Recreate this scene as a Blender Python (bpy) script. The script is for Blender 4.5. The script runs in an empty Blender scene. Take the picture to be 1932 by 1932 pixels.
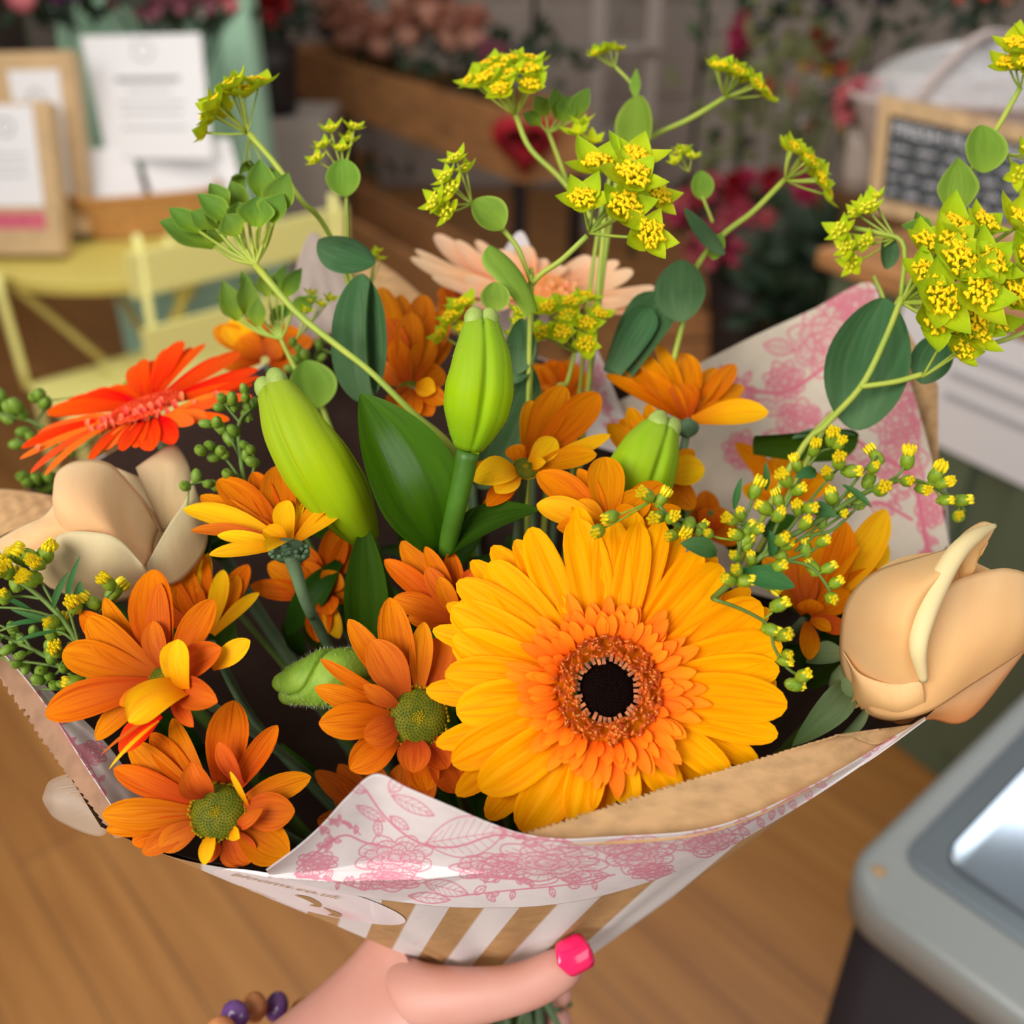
import bpy, bmesh, math, random
import numpy as np
from mathutils import Vector, Matrix
from mathutils.bvhtree import BVHTree

random.seed(7)
rs = np.random.RandomState(7)
S = bpy.context.scene
COL = S.collection

# ------------------------------------------------------------------ camera
PITCH = math.radians(32)
F = 1856.0
CAM = Vector((0, 0, 1.5))
RT = Vector((1, 0, 0)); FW = Vector((0, math.cos(PITCH), -math.sin(PITCH))); UP = Vector((0, math.sin(PITCH), math.cos(PITCH)))
cd = bpy.data.cameras.new('camera'); cam = bpy.data.objects.new('camera', cd); COL.objects.link(cam)
cam.location = CAM; cam.rotation_euler = (math.pi / 2 - PITCH, 0, 0)
cd.sensor_width = 36; cd.lens = 36 * F / 1932.0; cd.clip_start = 0.02
cd.dof.use_dof = True; cd.dof.focus_distance = 0.315; cd.dof.aperture_fstop = 6.8
S.camera = cam

# ------------------------------------------------------------------ light
S.view_settings.view_transform = 'Standard'; S.view_settings.look = 'None'
S.view_settings.gamma = 1; S.view_settings.use_curve_mapping = False
S.view_settings.exposure = 0.0
w = bpy.data.worlds.new('daylight'); S.world = w; w.use_nodes = True
w.node_tree.nodes['Background'].inputs[0].default_value = (1.0, 0.97, 0.93, 1)
w.node_tree.nodes['Background'].inputs[1].default_value = 0.32

def area(name, loc, target, size, power, col=(1, 1, 1), sy=None):
    l = bpy.data.lights.new(name, 'AREA'); l.energy = power; l.size = size; l.color = col
    if sy: l.shape = 'RECTANGLE'; l.size_y = sy
    o = bpy.data.objects.new(name, l); COL.objects.link(o); o.location = loc
    o.rotation_euler = (Vector(target) - Vector(loc)).to_track_quat('-Z', 'Y').to_euler()
    return o
area('window_light', (-1.3, -1.2, 2.5), (0, .45, 1.2), 1.5, 74, (1, .96, .90))
area('shop_front_light', (1.6, -1.2, 2.3), (0, .6, 1.2), 1.2, 14, (.93, .96, 1))
area('background_fill', (-.3, 1.9, 2.7), (-.4, 3.2, .4), 1.6, 26, (1, .93, .82))  # added fill that brightens the left background, tied to no fixture

# ------------------------------------------------------------------ coordinates
def P(u, v, d):
    return CAM + FW * d + RT * ((u - 966) / F * d) + UP * ((966 - v) / F * d)
def ray(u, v): return (FW + RT * ((u - 966) / F) + UP * ((966 - v) / F))
def PY(u, v, Y): r = ray(u, v); return CAM + r * (Y / r.y)
def PZ(u, v, Z): r = ray(u, v); return CAM + r * ((Z - CAM.z) / r.z)
def CN(x, y, z): return (RT * x + UP * y - FW * z).normalized()   # camera style axes -> world

# ------------------------------------------------------------------ objects
def tag(o, label=None, cat=None, group=None, kind=None):
    if label: o['label'] = label
    if cat: o['category'] = cat
    if group: o['group'] = group
    if kind: o['kind'] = kind
    return o
def thing(name, label, cat, loc=(0, 0, 0), group=None):
    o = bpy.data.objects.new(name, None); COL.objects.link(o); o.location = loc; o.empty_display_size = .01
    return tag(o, label, cat, group)
def wloc(o):
    v = Vector(o.location)
    while o.parent: o = o.parent; v += Vector(o.location)
    return v
def mk(name, verts, faces, mat, parent=None, uv=None, smooth=True, attrs=None, origin=None):
    """one mesh object; verts are world coordinates"""
    V = np.asarray([tuple(v) for v in verts], dtype=np.float64) if not isinstance(verts, np.ndarray) else verts.astype(np.float64)
    if parent is not None: o0 = np.array(wloc(parent))
    elif origin is not None: o0 = np.array(origin)
    else: o0 = np.array([V[:, 0].mean(), V[:, 1].mean(), V[:, 2].min()])
    me = bpy.data.meshes.new(name)
    me.from_pydata((V - o0).tolist(), [], faces if isinstance(faces, list) else faces.tolist())
    if uv is not None:
        l = me.uv_layers.new(name='UVMap'); idx = np.zeros(len(me.loops), dtype=np.int32); me.loops.foreach_get('vertex_index', idx)
        l.data.foreach_set('uv', np.asarray(uv, dtype=np.float32)[idx].ravel())
    if attrs:
        for k, a in attrs.items():
            at = me.attributes.new(k, 'FLOAT', 'POINT'); at.data.foreach_set('value', np.asarray(a, dtype=np.float32))
    if smooth: me.polygons.foreach_set('use_smooth', [True] * len(me.polygons))
    for m in (mat if isinstance(mat, (list, tuple)) else [mat]): me.materials.append(m)
    me.update()
    o = bpy.data.objects.new(name, me); COL.objects.link(o)
    if parent is not None: o.parent = parent
    else: o.location = o0
    return o
class MB:
    """collects shapes into one mesh"""
    def __init__(s): s.v = []; s.f = []; s.m = []; s.n = 0
    def add(s, V, Fc, mi=0):
        V = np.asarray(V, dtype=np.float64).reshape(-1, 3); s.v.append(V)
        for f in (Fc if isinstance(Fc, list) else Fc.tolist()): s.f.append([i + s.n for i in f]); s.m.append(mi)
        s.n += len(V); return s
    def build(s, name, mat, parent=None, smooth=True):
        o = mk(name, np.vstack(s.v), s.f, mat, parent, smooth=smooth)
        if any(s.m): o.data.polygons.foreach_set('material_index', s.m)
        return o
def gridf(nu, nv, close=False):
    i = np.arange(nv - 1)[:, None]; j = np.arange(nu if close else nu - 1)[None, :]
    a = i * nu + j; b = i * nu + (j + 1) % nu
    return np.stack([a, b, b + nu, a + nu], -1).reshape(-1, 4)
def box(c, x, y, z, ax=None, bevel=0):
    """box centred at c with half axes; returns V,F (bevelled through bmesh)"""
    ax = ax or (Vector((1, 0, 0)), Vector((0, 1, 0)), Vector((0, 0, 1)))
    bm = bmesh.new(); bmesh.ops.create_cube(bm, size=2)
    for v in bm.verts: v.co = Vector((v.co.x * x, v.co.y * y, v.co.z * z))
    if bevel: bmesh.ops.bevel(bm, geom=list(bm.edges), offset=bevel, segments=3, affect='EDGES', profile=.5)
    V = [Vector(c) + ax[0] * v.co.x + ax[1] * v.co.y + ax[2] * v.co.z for v in bm.verts]
    bm.verts.index_update(); Fc = [[v.index for v in f.verts] for f in bm.faces]; bm.free()
    return [tuple(v) for v in V], Fc
def spline(pts, n):
    """Catmull-Rom through pts (k x m array)"""
    p = np.asarray([tuple(q) for q in pts], dtype=np.float64); k = len(p)
    if k == 2: t = np.linspace(0, 1, n)[:, None]; return p[0] * (1 - t) + p[1] * t
    pe = np.vstack([2 * p[0] - p[1], p, 2 * p[-1] - p[-2]])
    x = np.linspace(0, k - 1 - 1e-9, n); i = x.astype(int); t = (x - i)[:, None]
    a, b, c, d = pe[i], pe[i + 1], pe[i + 2], pe[i + 3]
    return .5 * ((2 * b) + (-a + c) * t + (2 * a - 5 * b + 4 * c - d) * t ** 2 + (-a + 3 * b - 3 * c + d) * t ** 3)
def tubeVF(pts, r, n=8, seg=None, caps=True, smooth=True):
    pts = [tuple(p) for p in pts]; seg = seg or max(2, (len(pts) - 1) * 5 + 1)
    C = spline(pts, seg) if smooth else np.asarray(pts, dtype=np.float64); seg = len(C)
    R = np.interp(np.linspace(0, 1, seg), np.linspace(0, 1, len(r)), r) if hasattr(r, '__len__') else np.full(seg, r)
    T = np.gradient(C, axis=0); T /= np.linalg.norm(T, axis=1)[:, None] + 1e-12
    nrm = np.cross(T[0], [0, 0, 1.0]);
    if np.linalg.norm(nrm) < 1e-3: nrm = np.cross(T[0], [1.0, 0, 0])
    V = []
    for i in range(seg):
        nrm = nrm - T[i] * nrm.dot(T[i]); nrm /= np.linalg.norm(nrm) + 1e-12; b = np.cross(T[i], nrm)
        a = np.arange(n) * 2 * math.pi / n
        V.append(C[i] + R[i] * (np.cos(a)[:, None] * nrm + np.sin(a)[:, None] * b))
    V = np.vstack(V); Fc = gridf(n, seg, True).tolist()
    if caps: Fc.append(list(range(n))[::-1]); Fc.append([(seg - 1) * n + k for k in range(n)])
    return V, Fc
def tube(name, pts, r, mat, parent=None, n=8, seg=None, smooth=True):
    V, Fc = tubeVF(pts, r, n, seg, smooth=smooth); return mk(name, V, Fc, mat, parent)
def ballVF(c, r, ax=None, s=(1, 1, 1), nu=8, nv=6):
    ax = ax or (Vector((1, 0, 0)), Vector((0, 1, 0)), Vector((0, 0, 1)))
    A = np.array([tuple(a) for a in ax]); th = np.linspace(0.02, math.pi - .02, nv); ph = np.arange(nu) * 2 * math.pi / nu
    L = np.stack([np.outer(np.sin(th), np.cos(ph)) * s[0], np.outer(np.sin(th), np.sin(ph)) * s[1], np.outer(np.cos(th), np.ones(nu)) * s[2]], -1).reshape(-1, 3) * r
    return np.array(tuple(c)) + L @ A, gridf(nu, nv, True).tolist() + [list(range(nu)), [(nv - 1) * nu + k for k in range(nu)][::-1]]
def frame(n):
    n = Vector(n).normalized(); a = n.cross(Vector((0, 0, 1)))
    if a.length < 1e-3: a = n.cross(Vector((1, 0, 0)))
    a.normalize(); return a, n.cross(a), n

# ------------------------------------------------------------------ materials
def newmat(name):
    m = bpy.data.materials.new(name); m.use_nodes = True; nt = m.node_tree
    return m, nt, nt.nodes['Principled BSDF'], nt.nodes['Material Output']
def N(nt, t, **k):
    n = nt.nodes.new(t)
    for a, b in k.items(): setattr(n, a, b)
    return n
def srgb(r, g, b):
    f = lambda c: ((c / 255 + .055) / 1.055) ** 2.4 if c > 10.3 else c / 255 / 12.92
    return (f(r), f(g), f(b), 1)
def mat(name, col, rough=.6, spec=.4, noise=0, nscale=30, bump=0, metal=0, coat=0, stretch=(1, 1, 1), col2=None):
    m, nt, b, out = newmat(name); b.inputs['Base Color'].default_value = col; b.inputs['Roughness'].default_value = rough
    b.inputs['Specular IOR Level'].default_value = spec; b.inputs['Metallic'].default_value = metal; b.inputs['Coat Weight'].default_value = coat
    if noise or bump or col2:
        tc = N(nt, 'ShaderNodeTexCoord'); mp = N(nt, 'ShaderNodeMapping'); mp.inputs['Scale'].default_value = stretch
        nz = N(nt, 'ShaderNodeTexNoise'); nz.inputs['Scale'].default_value = nscale; nz.inputs['Detail'].default_value = 4
        nt.links.new(tc.outputs['Object'], mp.inputs[0]); nt.links.new(mp.outputs[0], nz.inputs['Vector'])
        mx = N(nt, 'ShaderNodeMix', data_type='RGBA'); c2 = col2 or tuple(c * (1 - noise) for c in col[:3]) + (1,)
        rp = N(nt, 'ShaderNodeMapRange'); rp.inputs[1].default_value = .35; rp.inputs[2].default_value = .65
        nt.links.new(nz.outputs['Fac'], rp.inputs[0]); nt.links.new(rp.outputs[0], mx.inputs[0])
        mx.inputs[6].default_value = col; mx.inputs[7].default_value = c2; nt.links.new(mx.outputs[2], b.inputs['Base Color'])
        if bump:
            bp = N(nt, 'ShaderNodeBump'); bp.inputs['Strength'].default_value = bump; bp.inputs['Distance'].default_value = .001
            nt.links.new(nz.outputs['Fac'], bp.inputs['Height']); nt.links.new(bp.outputs[0], b.inputs['Normal'])
    return m
def petal_mat(name, base, mid, tip, streak=None, sf=.35, trans=.3, rough=.55, vein=16, hv=.015, edge=None, spec=.05):
    """colour runs from petal base to tip along UV v, with fine lengthwise veins"""
    m, nt, b, out = newmat(name); L = nt.links.new
    uv = N(nt, 'ShaderNodeUVMap'); sp = N(nt, 'ShaderNodeSeparateXYZ'); L(uv.outputs[0], sp.inputs[0])
    oi = N(nt, 'ShaderNodeObjectInfo')
    cr = N(nt, 'ShaderNodeValToRGB'); e = cr.color_ramp.elements
    e[0].position = .05; e[0].color = base; e[1].position = .95; e[1].color = tip; k = e.new(.45); k.color = mid
    L(sp.outputs[1], cr.inputs[0])
    cb = N(nt, 'ShaderNodeCombineXYZ'); m1 = N(nt, 'ShaderNodeMath', operation='MULTIPLY'); m1.inputs[1].default_value = vein
    m2 = N(nt, 'ShaderNodeMath', operation='MULTIPLY'); m2.inputs[1].default_value = 1.6
    m3 = N(nt, 'ShaderNodeMath', operation='MULTIPLY'); m3.inputs[1].default_value = 40
    L(sp.outputs[0], m1.inputs[0]); L(sp.outputs[1], m2.inputs[0]); L(oi.outputs['Random'], m3.inputs[0])
    L(m1.outputs[0], cb.inputs[0]); L(m2.outputs[0], cb.inputs[1]); L(m3.outputs[0], cb.inputs[2])
    nz = N(nt, 'ShaderNodeTexNoise'); nz.inputs['Scale'].default_value = 1; nz.inputs['Detail'].default_value = 3; L(cb.outputs[0], nz.inputs['Vector'])
    rp = N(nt, 'ShaderNodeMapRange'); rp.inputs[1].default_value = .45; rp.inputs[2].default_value = .72; rp.inputs[4].default_value = sf
    L(nz.outputs['Fac'], rp.inputs[0])
    mx = N(nt, 'ShaderNodeMix', data_type='RGBA'); L(rp.outputs[0], mx.inputs[0]); L(cr.outputs[0], mx.inputs[6])
    mx.inputs[7].default_value = streak or tuple(c * .6 for c in mid[:3]) + (1,)
    last = mx.outputs[2]
    if edge:
        ab = N(nt, 'ShaderNodeMath', operation='SUBTRACT'); ab.inputs[1].default_value = .5; L(sp.outputs[0], ab.inputs[0])
        a2 = N(nt, 'ShaderNodeMath', operation='ABSOLUTE'); L(ab.outputs[0], a2.inputs[0])
        r2 = N(nt, 'ShaderNodeMapRange'); r2.inputs[1].default_value = .40; r2.inputs[2].default_value = .5; r2.inputs[4].default_value = .8; L(a2.outputs[0], r2.inputs[0])
        me = N(nt, 'ShaderNodeMix', data_type='RGBA'); L(r2.outputs[0], me.inputs[0]); L(last, me.inputs[6]); me.inputs[7].default_value = edge; last = me.outputs[2]
    hs = N(nt, 'ShaderNodeHueSaturation'); r3 = N(nt, 'ShaderNodeMapRange'); r3.inputs[3].default_value = .5 - hv; r3.inputs[4].default_value = .5 + hv
    L(oi.outputs['Random'], r3.inputs[0]); L(r3.outputs[0], hs.inputs['Hue']); L(last, hs.inputs['Color'])
    L(hs.outputs[0], b.inputs['Base Color']); b.inputs['Roughness'].default_value = rough; b.inputs['Specular IOR Level'].default_value = spec
    bp = N(nt, 'ShaderNodeBump'); bp.inputs['Strength'].default_value = .25; bp.inputs['Distance'].default_value = .0006
    L(nz.outputs['Fac'], bp.inputs['Height']); L(bp.outputs[0], b.inputs['Normal'])
    if trans:
        tr = N(nt, 'ShaderNodeBsdfTranslucent'); ms = N(nt, 'ShaderNodeMixShader'); ms.inputs[0].default_value = trans
        L(hs.outputs[0], tr.inputs[0]); L(b.outputs[0], ms.inputs[1]); L(tr.outputs[0], ms.inputs[2]); L(ms.outputs[0], out.inputs[0])
    return m
C3 = lambda r, g, b: (r, g, b, 1)
M = {}
M['gerb'] = petal_mat('gerbera_petal', C3(.95, .22, .0), C3(1, .38, .0), C3(1, .46, .0), streak=C3(.92, .20, .0), sf=.6, trans=.25, vein=13, hv=.006)
M['gerb_in'] = petal_mat('gerbera_inner_petal', C3(.9, .13, .004), C3(1, .20, .008), C3(1, .27, .01), sf=.3, trans=.2, vein=6, hv=.008)
M['gerb_disc'] = mat('gerbera_dark_disc', C3(.006, .0015, .001), .8, spec=.05, noise=.5, nscale=900, bump=.6)
M['gerb_floret'] = mat('gerbera_disc_floret', C3(.78, .15, .012), .6, col2=C3(.5, .07, .01), nscale=300)
M['gerb_tube'] = mat('gerbera_tube_floret', C3(.55, .17, .05), .6, col2=C3(.2, .05, .02), nscale=500)
M['pollen'] = mat('pollen_tip', C3(.95, .55, .12), .6)
M['chr'] = petal_mat('chrysanthemum_petal', C3(.42, .055, .004), C3(.62, .125, .002), C3(.82, .235, .003), streak=C3(.48, .06, .002), sf=.75, trans=.22, vein=15, hv=.010)
M['chr_red'] = petal_mat('chrysanthemum_copper_petal', C3(.44, .055, .010), C3(.60, .105, .010), C3(.74, .165, .008), streak=C3(.42, .04, .006), sf=.7, trans=.22, vein=15, hv=.008)
M['chr_yel'] = petal_mat('chrysanthemum_yellow_back', C3(.72, .22, .002), C3(.92, .44, .004), C3(.97, .54, .006), streak=C3(.8, .25, .01), sf=.5, trans=.2, vein=8, hv=.01)
M['chr_amb'] = petal_mat('amber_chrysanthemum_petal', C3(.50, .10, .001), C3(.74, .215, .001), C3(.86, .31, .001), streak=C3(.56, .10, .001), sf=.7, trans=.25, vein=14, hv=.012)
M['chr_disc'] = mat('chrysanthemum_green_disc', C3(.085, .105, .004), .6, spec=.15, col2=C3(.16, .15, .005), nscale=300, bump=.3)
M['chr_rim'] = mat('yellow_green_disc_florets', C3(.34, .26, .008), .6, spec=.1, col2=C3(.5, .34, .01), nscale=300)
M['redg'] = petal_mat('scarlet_gerbera_petal', C3(.75, .012, .001), C3(1, .045, .002), C3(1, .09, .004), streak=C3(.8, .02, .001), sf=.5, trans=.3, vein=6, hv=.008)
M['redg_under'] = petal_mat('scarlet_gerbera_underside', C3(1, .10, .01), C3(1, .16, .012), C3(1, .14, .02), sf=.4, trans=.2, vein=6, hv=.01)
M['redg_in'] = petal_mat('coral_inner_floret', C3(.95, .05, .01), C3(1, .14, .07), C3(1, .25, .15), sf=.2, trans=.2, vein=4)
M['peach'] = petal_mat('peach_gerbera_petal', C3(.95, .34, .13), C3(1, .52, .27), C3(1, .70, .46), streak=C3(.95, .45, .25), sf=.4, trans=.2, vein=7, hv=.006)
M['peach_in'] = petal_mat('peach_gerbera_centre', C3(.8, .22, .04), C3(.95, .38, .14), C3(1, .55, .3), sf=.4, trans=.2, vein=5)
M['rose'] = petal_mat('peach_rose_petal', C3(.93, .58, .24), C3(.95, .62, .27), C3(.97, .70, .36), streak=C3(.92, .50, .20), sf=.25, trans=.3, vein=7, hv=.004)
M['rose_edge'] = petal_mat('pale_rolled_petal', C3(.95, .78, .42), C3(.97, .84, .50), C3(.97, .88, .62), streak=C3(.8, .55, .25), sf=.25, trans=.2, vein=5, hv=.004)
M['rose_deep'] = petal_mat('deep_peach_petal', C3(.85, .36, .12), C3(.9, .48, .2), C3(.92, .62, .34), sf=.3, trans=.3, vein=6, hv=.004)
M['rose_l'] = petal_mat('cream_rose_petal', C3(.86, .50, .24), C3(.92, .58, .30), C3(.92, .68, .40), streak=C3(.8, .42, .18), sf=.30, trans=.25, vein=6, hv=.004)
M['rose_c'] = petal_mat('cream_outer_rose_petal', C3(.62, .44, .22), C3(.68, .51, .28), C3(.76, .64, .38), sf=.25, trans=.2, vein=6, hv=.004)
M['lily'] = petal_mat('lily_bud_skin', C3(.20, .36, .008), C3(.30, .45, .004), C3(.26, .38, .03), streak=C3(.22, .40, .006), sf=.6, trans=.0, vein=30, rough=.4)
M['lily_f'] = mat('downy_lily_bud_skin', C3(.16, .30, .02), .6, col2=C3(.25, .4, .03), nscale=120, bump=.4)
M['fuzz'] = mat('pale_down', C3(.6, .65, .4), .8)
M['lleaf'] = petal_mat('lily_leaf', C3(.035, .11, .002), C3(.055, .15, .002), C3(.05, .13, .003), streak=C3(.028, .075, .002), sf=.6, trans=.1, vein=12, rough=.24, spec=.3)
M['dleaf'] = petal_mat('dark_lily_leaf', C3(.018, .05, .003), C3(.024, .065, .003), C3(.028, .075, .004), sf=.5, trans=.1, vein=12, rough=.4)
M['lstem'] = mat('lily_stem', C3(.07, .19, .012), .45, noise=.3, nscale=60)
M['bleaf'] = petal_mat('blue_green_leaf', C3(.10, .19, .08), C3(.055, .13, .05), C3(.06, .15, .055), streak=C3(.12, .21, .10), sf=.55, trans=.18, vein=14, rough=.5, hv=.012)
M['gleaf'] = petal_mat('light_green_leaf', C3(.24, .38, .04), C3(.17, .30, .035), C3(.18, .32, .04), streak=C3(.25, .40, .05), sf=.5, trans=.25, vein=12, rough=.5, edge=C3(.35, .5, .08), hv=.012)
M['gbract'] = petal_mat('green_bract', C3(.26, .38, .02), C3(.16, .28, .035), C3(.13, .25, .04), streak=C3(.12, .22, .03), sf=.5, trans=.25, vein=8, rough=.5, edge=C3(.32, .46, .06), hv=.012)
M['ybract'] = petal_mat('lime_bract', C3(.72, .70, .01), C3(.56, .68, .012), C3(.42, .60, .02), streak=C3(.38, .52, .01), sf=.4, trans=.3, vein=8, rough=.5, edge=C3(.6, .68, .04), hv=.012)
M['yfl'] = mat('yellow_umbel_floret', C3(.98, .72, .004), .6, spec=.2, col2=C3(.92, .56, .004), nscale=400)
M['lfl'] = mat('lime_umbel_floret', C3(.78, .76, .02), .55, col2=C3(.85, .72, .02), nscale=400)
M['bstem'] = mat('pale_green_stem', C3(.42, .48, .06), .5, col2=C3(.3, .42, .05), nscale=80)
M['gstem'] = mat('green_stem', C3(.12, .22, .03), .5, noise=.3, nscale=80)
M['cstem'] = mat('grey_green_stem', C3(.13, .21, .10), .6, noise=.3, nscale=90)
M['calyx'] = mat('chrysanthemum_calyx', C3(.09, .17, .08), .6, noise=.4, nscale=300)
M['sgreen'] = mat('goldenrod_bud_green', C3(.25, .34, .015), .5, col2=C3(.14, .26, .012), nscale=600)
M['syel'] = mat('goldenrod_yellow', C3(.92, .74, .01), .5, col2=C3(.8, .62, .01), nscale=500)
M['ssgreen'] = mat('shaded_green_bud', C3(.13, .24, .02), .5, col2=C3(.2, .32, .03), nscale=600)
M['sstem'] = mat('goldenrod_stem', C3(.13, .22, .03), .55, noise=.3, nscale=100)
M['sleaf'] = petal_mat('goldenrod_leaf', C3(.05, .14, .03), C3(.05, .14, .04), C3(.06, .16, .05), sf=.4, trans=.12, vein=6)
M['sepal'] = petal_mat('rose_sepal', C3(.22, .28, .12), C3(.18, .26, .12), C3(.12, .2, .06), sf=.5, trans=.1, vein=6)
# ------------------------------------------------------------------ petals and leaves
PROF = {'gerb': (.48, .60, 2.6, 2.0), 'chr': (.34, .58, 2.1, 1.5), 'point': (.16, .42, 1.5, 1.0), 'round': (.45, .52, 2.2, 1.9), 'bract': (.30, .40, 1.4, 1.0),
        'thin': (.5, .5, 2, 1.3), 'strap': (.6, .72, 2.2, 1.8), 'leaf': (.30, .45, 1.9, 1.25), 'oval': (.35, .5, 2.0, 1.8)}
def bladeVF(base, tip, wd, nrm, bend=.06, cup=.25, prof='chr', nu=7, nv=13, ridge=.02, curl=0., side=0., wave=0.):
    a, tm, p, q = PROF.get(prof, PROF['oval'])
    base = np.array(tuple(base)); tip = np.array(tuple(tip)); D = tip - base; Ln = np.linalg.norm(D); D /= Ln + 1e-12
    n = np.array(tuple(nrm)); n = n - D * n.dot(D)
    if np.linalg.norm(n) < 1e-6: n = np.cross(D, [1, 0, 0])
    n /= np.linalg.norm(n); s = np.cross(n, D)
    t = (1 - np.cos(math.pi * np.linspace(0, 1, nv))) / 2; t = .35 * np.linspace(0, 1, nv) + .65 * t; t[-1] = .997
    W = np.where(t < tm, a + (1 - a) * np.sin(np.clip(t / tm, 0, 1) * math.pi / 2) ** 1.2, np.clip(1 - np.clip((t - tm) / (1 - tm), 0, 1) ** p, 0, 1) ** (1 / q)) * wd / 2
    if prof in ('egg',): t = (1 - np.cos(math.pi * np.linspace(0, 1, nv))) / 2; t[0] = .002; t[-1] = .998; W = np.sin(math.pi * t ** .85) ** .62 * wd / 2
    x = np.linspace(-1, 1, nu); T, X = np.meshgrid(t, x, indexing='ij'); WW = W[:, None] * np.ones_like(X)
    off = bend * Ln * 4 * T * (1 - T) - curl * Ln * np.clip(T - .6, 0, 1) ** 2 * 6
    off = off + cup * WW * X ** 2 * 1.0 + ridge * wd * np.cos(X * 2.5 * math.pi) * np.sin(T * math.pi)
    if wave: off = off + wave * wd * np.sin(T * 9 + wave * 31) * X
    sd = X * WW + side * Ln * 4 * T * (1 - T)
    V = base + T[..., None] * Ln * D + off[..., None] * n + sd[..., None] * s
    uv = np.stack([X * .5 + .5, T], -1).reshape(-1, 2)
    return V.reshape(-1, 3), gridf(nu, nv), uv
def blade(name, base, tip, wd, nrm, m, parent, label=None, **k):
    V, Fc, uv = bladeVF(base, tip, wd, nrm, **k); o = mk(name, V, Fc, m, parent, uv=uv)
    if label: o['label'] = label
    return o
NECK = P(985, 1848, .458)
def stem_to_neck(parent, top, n, r=.0016, m=None, name='stem', l1=.04):
    nk = NECK + Vector((random.uniform(-.010, .010), random.uniform(-.008, .008), random.uniform(-.01, .01)))
    p1 = Vector(top) - Vector(n) * l1; p1 = p1.lerp(nk, .12)
    dn = (nk - p1)
    tail = nk + dn.normalized() * .03
    return tube(name, [top, p1, p1.lerp(nk, .5), nk, tail], r, m or M['gstem'], parent, n=7, seg=20)
def onplane(C, d, n3, u, v, C2, lim=.05):
    """depth of pixel (u,v) on the flower plane through C2=(cu,cv,d) with camera-style normal n3"""
    du = (u - C2[0]) / F * d; dv = (C2[1] - v) / F * d
    dz = -(n3[0] * du + n3[1] * dv) / max(n3[2], .15)
    return d - max(-lim, min(lim, dz))
def flower(name, label, cat, cu, cv, d, n3, petals, mt, prof='chr', r0=12, petal_name='petal', stem=True, smat=None, sr=.0017, bend=.05, cup=.3, lift=.0, ridge=.02, nu=7, l1=.04, group=None, lim=.05):
    """petals: (tip_u, tip_v, width_px[, dz_mm[, material key[, extras]]])"""
    C = P(cu, cv, d); n = CN(*n3); root = thing(name, label, cat, C, group)
    for i, pt in enumerate(petals):
        u, v, wp = pt[:3]; dz = pt[3] if len(pt) > 3 else 0; mk_ = pt[4] if len(pt) > 4 and pt[4] else None; ex = dict(pt[5]) if len(pt) > 5 else {}
        dt = onplane(C, d, n3, u, v, (cu, cv), lim) - dz * .001 - lift
        tip = P(u, v, dt); L2 = math.hypot(u - cu, v - cv) + 1e-6
        b0 = ex.pop('r0', r0); bu, bv = ex.pop('b', (cu + (u - cu) / L2 * b0, cv + (v - cv) / L2 * b0))
        base = P(bu, bv, onplane(C, d, n3, bu, bv, (cu, cv), lim) - dz * .0003)
        kw = dict(bend=bend * random.uniform(.6, 1.4), cup=cup * random.uniform(.6, 1.3), prof=prof, ridge=ridge, nu=nu, side=random.uniform(-.03, .03)); kw.update(ex)
        nn = n * 1.0 + CN(0, 0, 1) * .8
        blade(petal_name, base, tip, wp / F * dt, nn, M[mk_ or mt], root, **kw)
    if stem: stem_to_neck(root, C - n * .003, n, sr, smat or M['cstem'], l1=l1)
    return root, C, n
def disc(root, C, n, r, m, h=.35, bumps=True, name='disc', off=.0):
    """domed flower centre with packed florets"""
    a, b, n = frame(n); V, Fc = [], []
    mb = MB(); th = np.linspace(.001, math.pi / 2, 8)
    nu = 24; ph = np.arange(nu) * 2 * math.pi / nu
    L = (np.outer(np.sin(th), np.cos(ph))[..., None] * np.array(a) + np.outer(np.sin(th), np.sin(ph))[..., None] * np.array(b)) * r + (np.outer(np.cos(th), np.ones(nu)) * r * h)[..., None] * np.array(n)
    mb.add((L + np.array(C + n * off)).reshape(-1, 3), gridf(nu, 8, True))
    if bumps:
        k = 260
        for i in range(k):
            rr = r * math.sqrt((i + .5) / k) * .99; an = i * 2.39996
            c = C + n * off + a * rr * math.cos(an) + b * rr * math.sin(an) + n * (r * h * math.sqrt(max(0, 1 - (rr / r) ** 2)))
            mb.add(*ballVF(c, r * .040, (a, b, n), (1, 1, .8), 5, 4))
    if bumps and m is M.get('chr_disc'):
        for i in range(46):   # ragged yellow-green ring and paler middle
            an = i * 2 * math.pi / 46 + random.uniform(-.05, .05); rr = r * random.uniform(.98, 1.1)
            mb.add(*ballVF(C + n * off + (a * math.cos(an) + b * math.sin(an)) * rr + n * r * .03, r * .075, (a, b, n), (1, 1, 1.2), 6, 4), 1)
        for i in range(22):
            rr = r * .22 * math.sqrt(i / 22); an = i * 2.4; mb.add(*ballVF(C + n * off + (a * math.cos(an) + b * math.sin(an)) * rr + n * (r * h * 1.0), r * .045, (a, b, n), (1, 1, 1), 5, 4), 1)
        return mb.build(name, [m, M['chr_rim']], root)
    return mb.build(name, m, root)

def textmesh(s, size):
    c = bpy.data.curves.new('t', 'FONT'); c.body = s; c.size = size; c.resolution_u = 3; o = bpy.data.objects.new('t', c); COL.objects.link(o)
    dg = bpy.context.evaluated_depsgraph_get(); me = bpy.data.meshes.new_from_object(o.evaluated_get(dg)); V = np.array([tuple(v.co) for v in me.vertices]); Fc = [list(p.vertices) for p in me.polygons]
    bpy.data.objects.remove(o); return V, Fc
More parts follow.
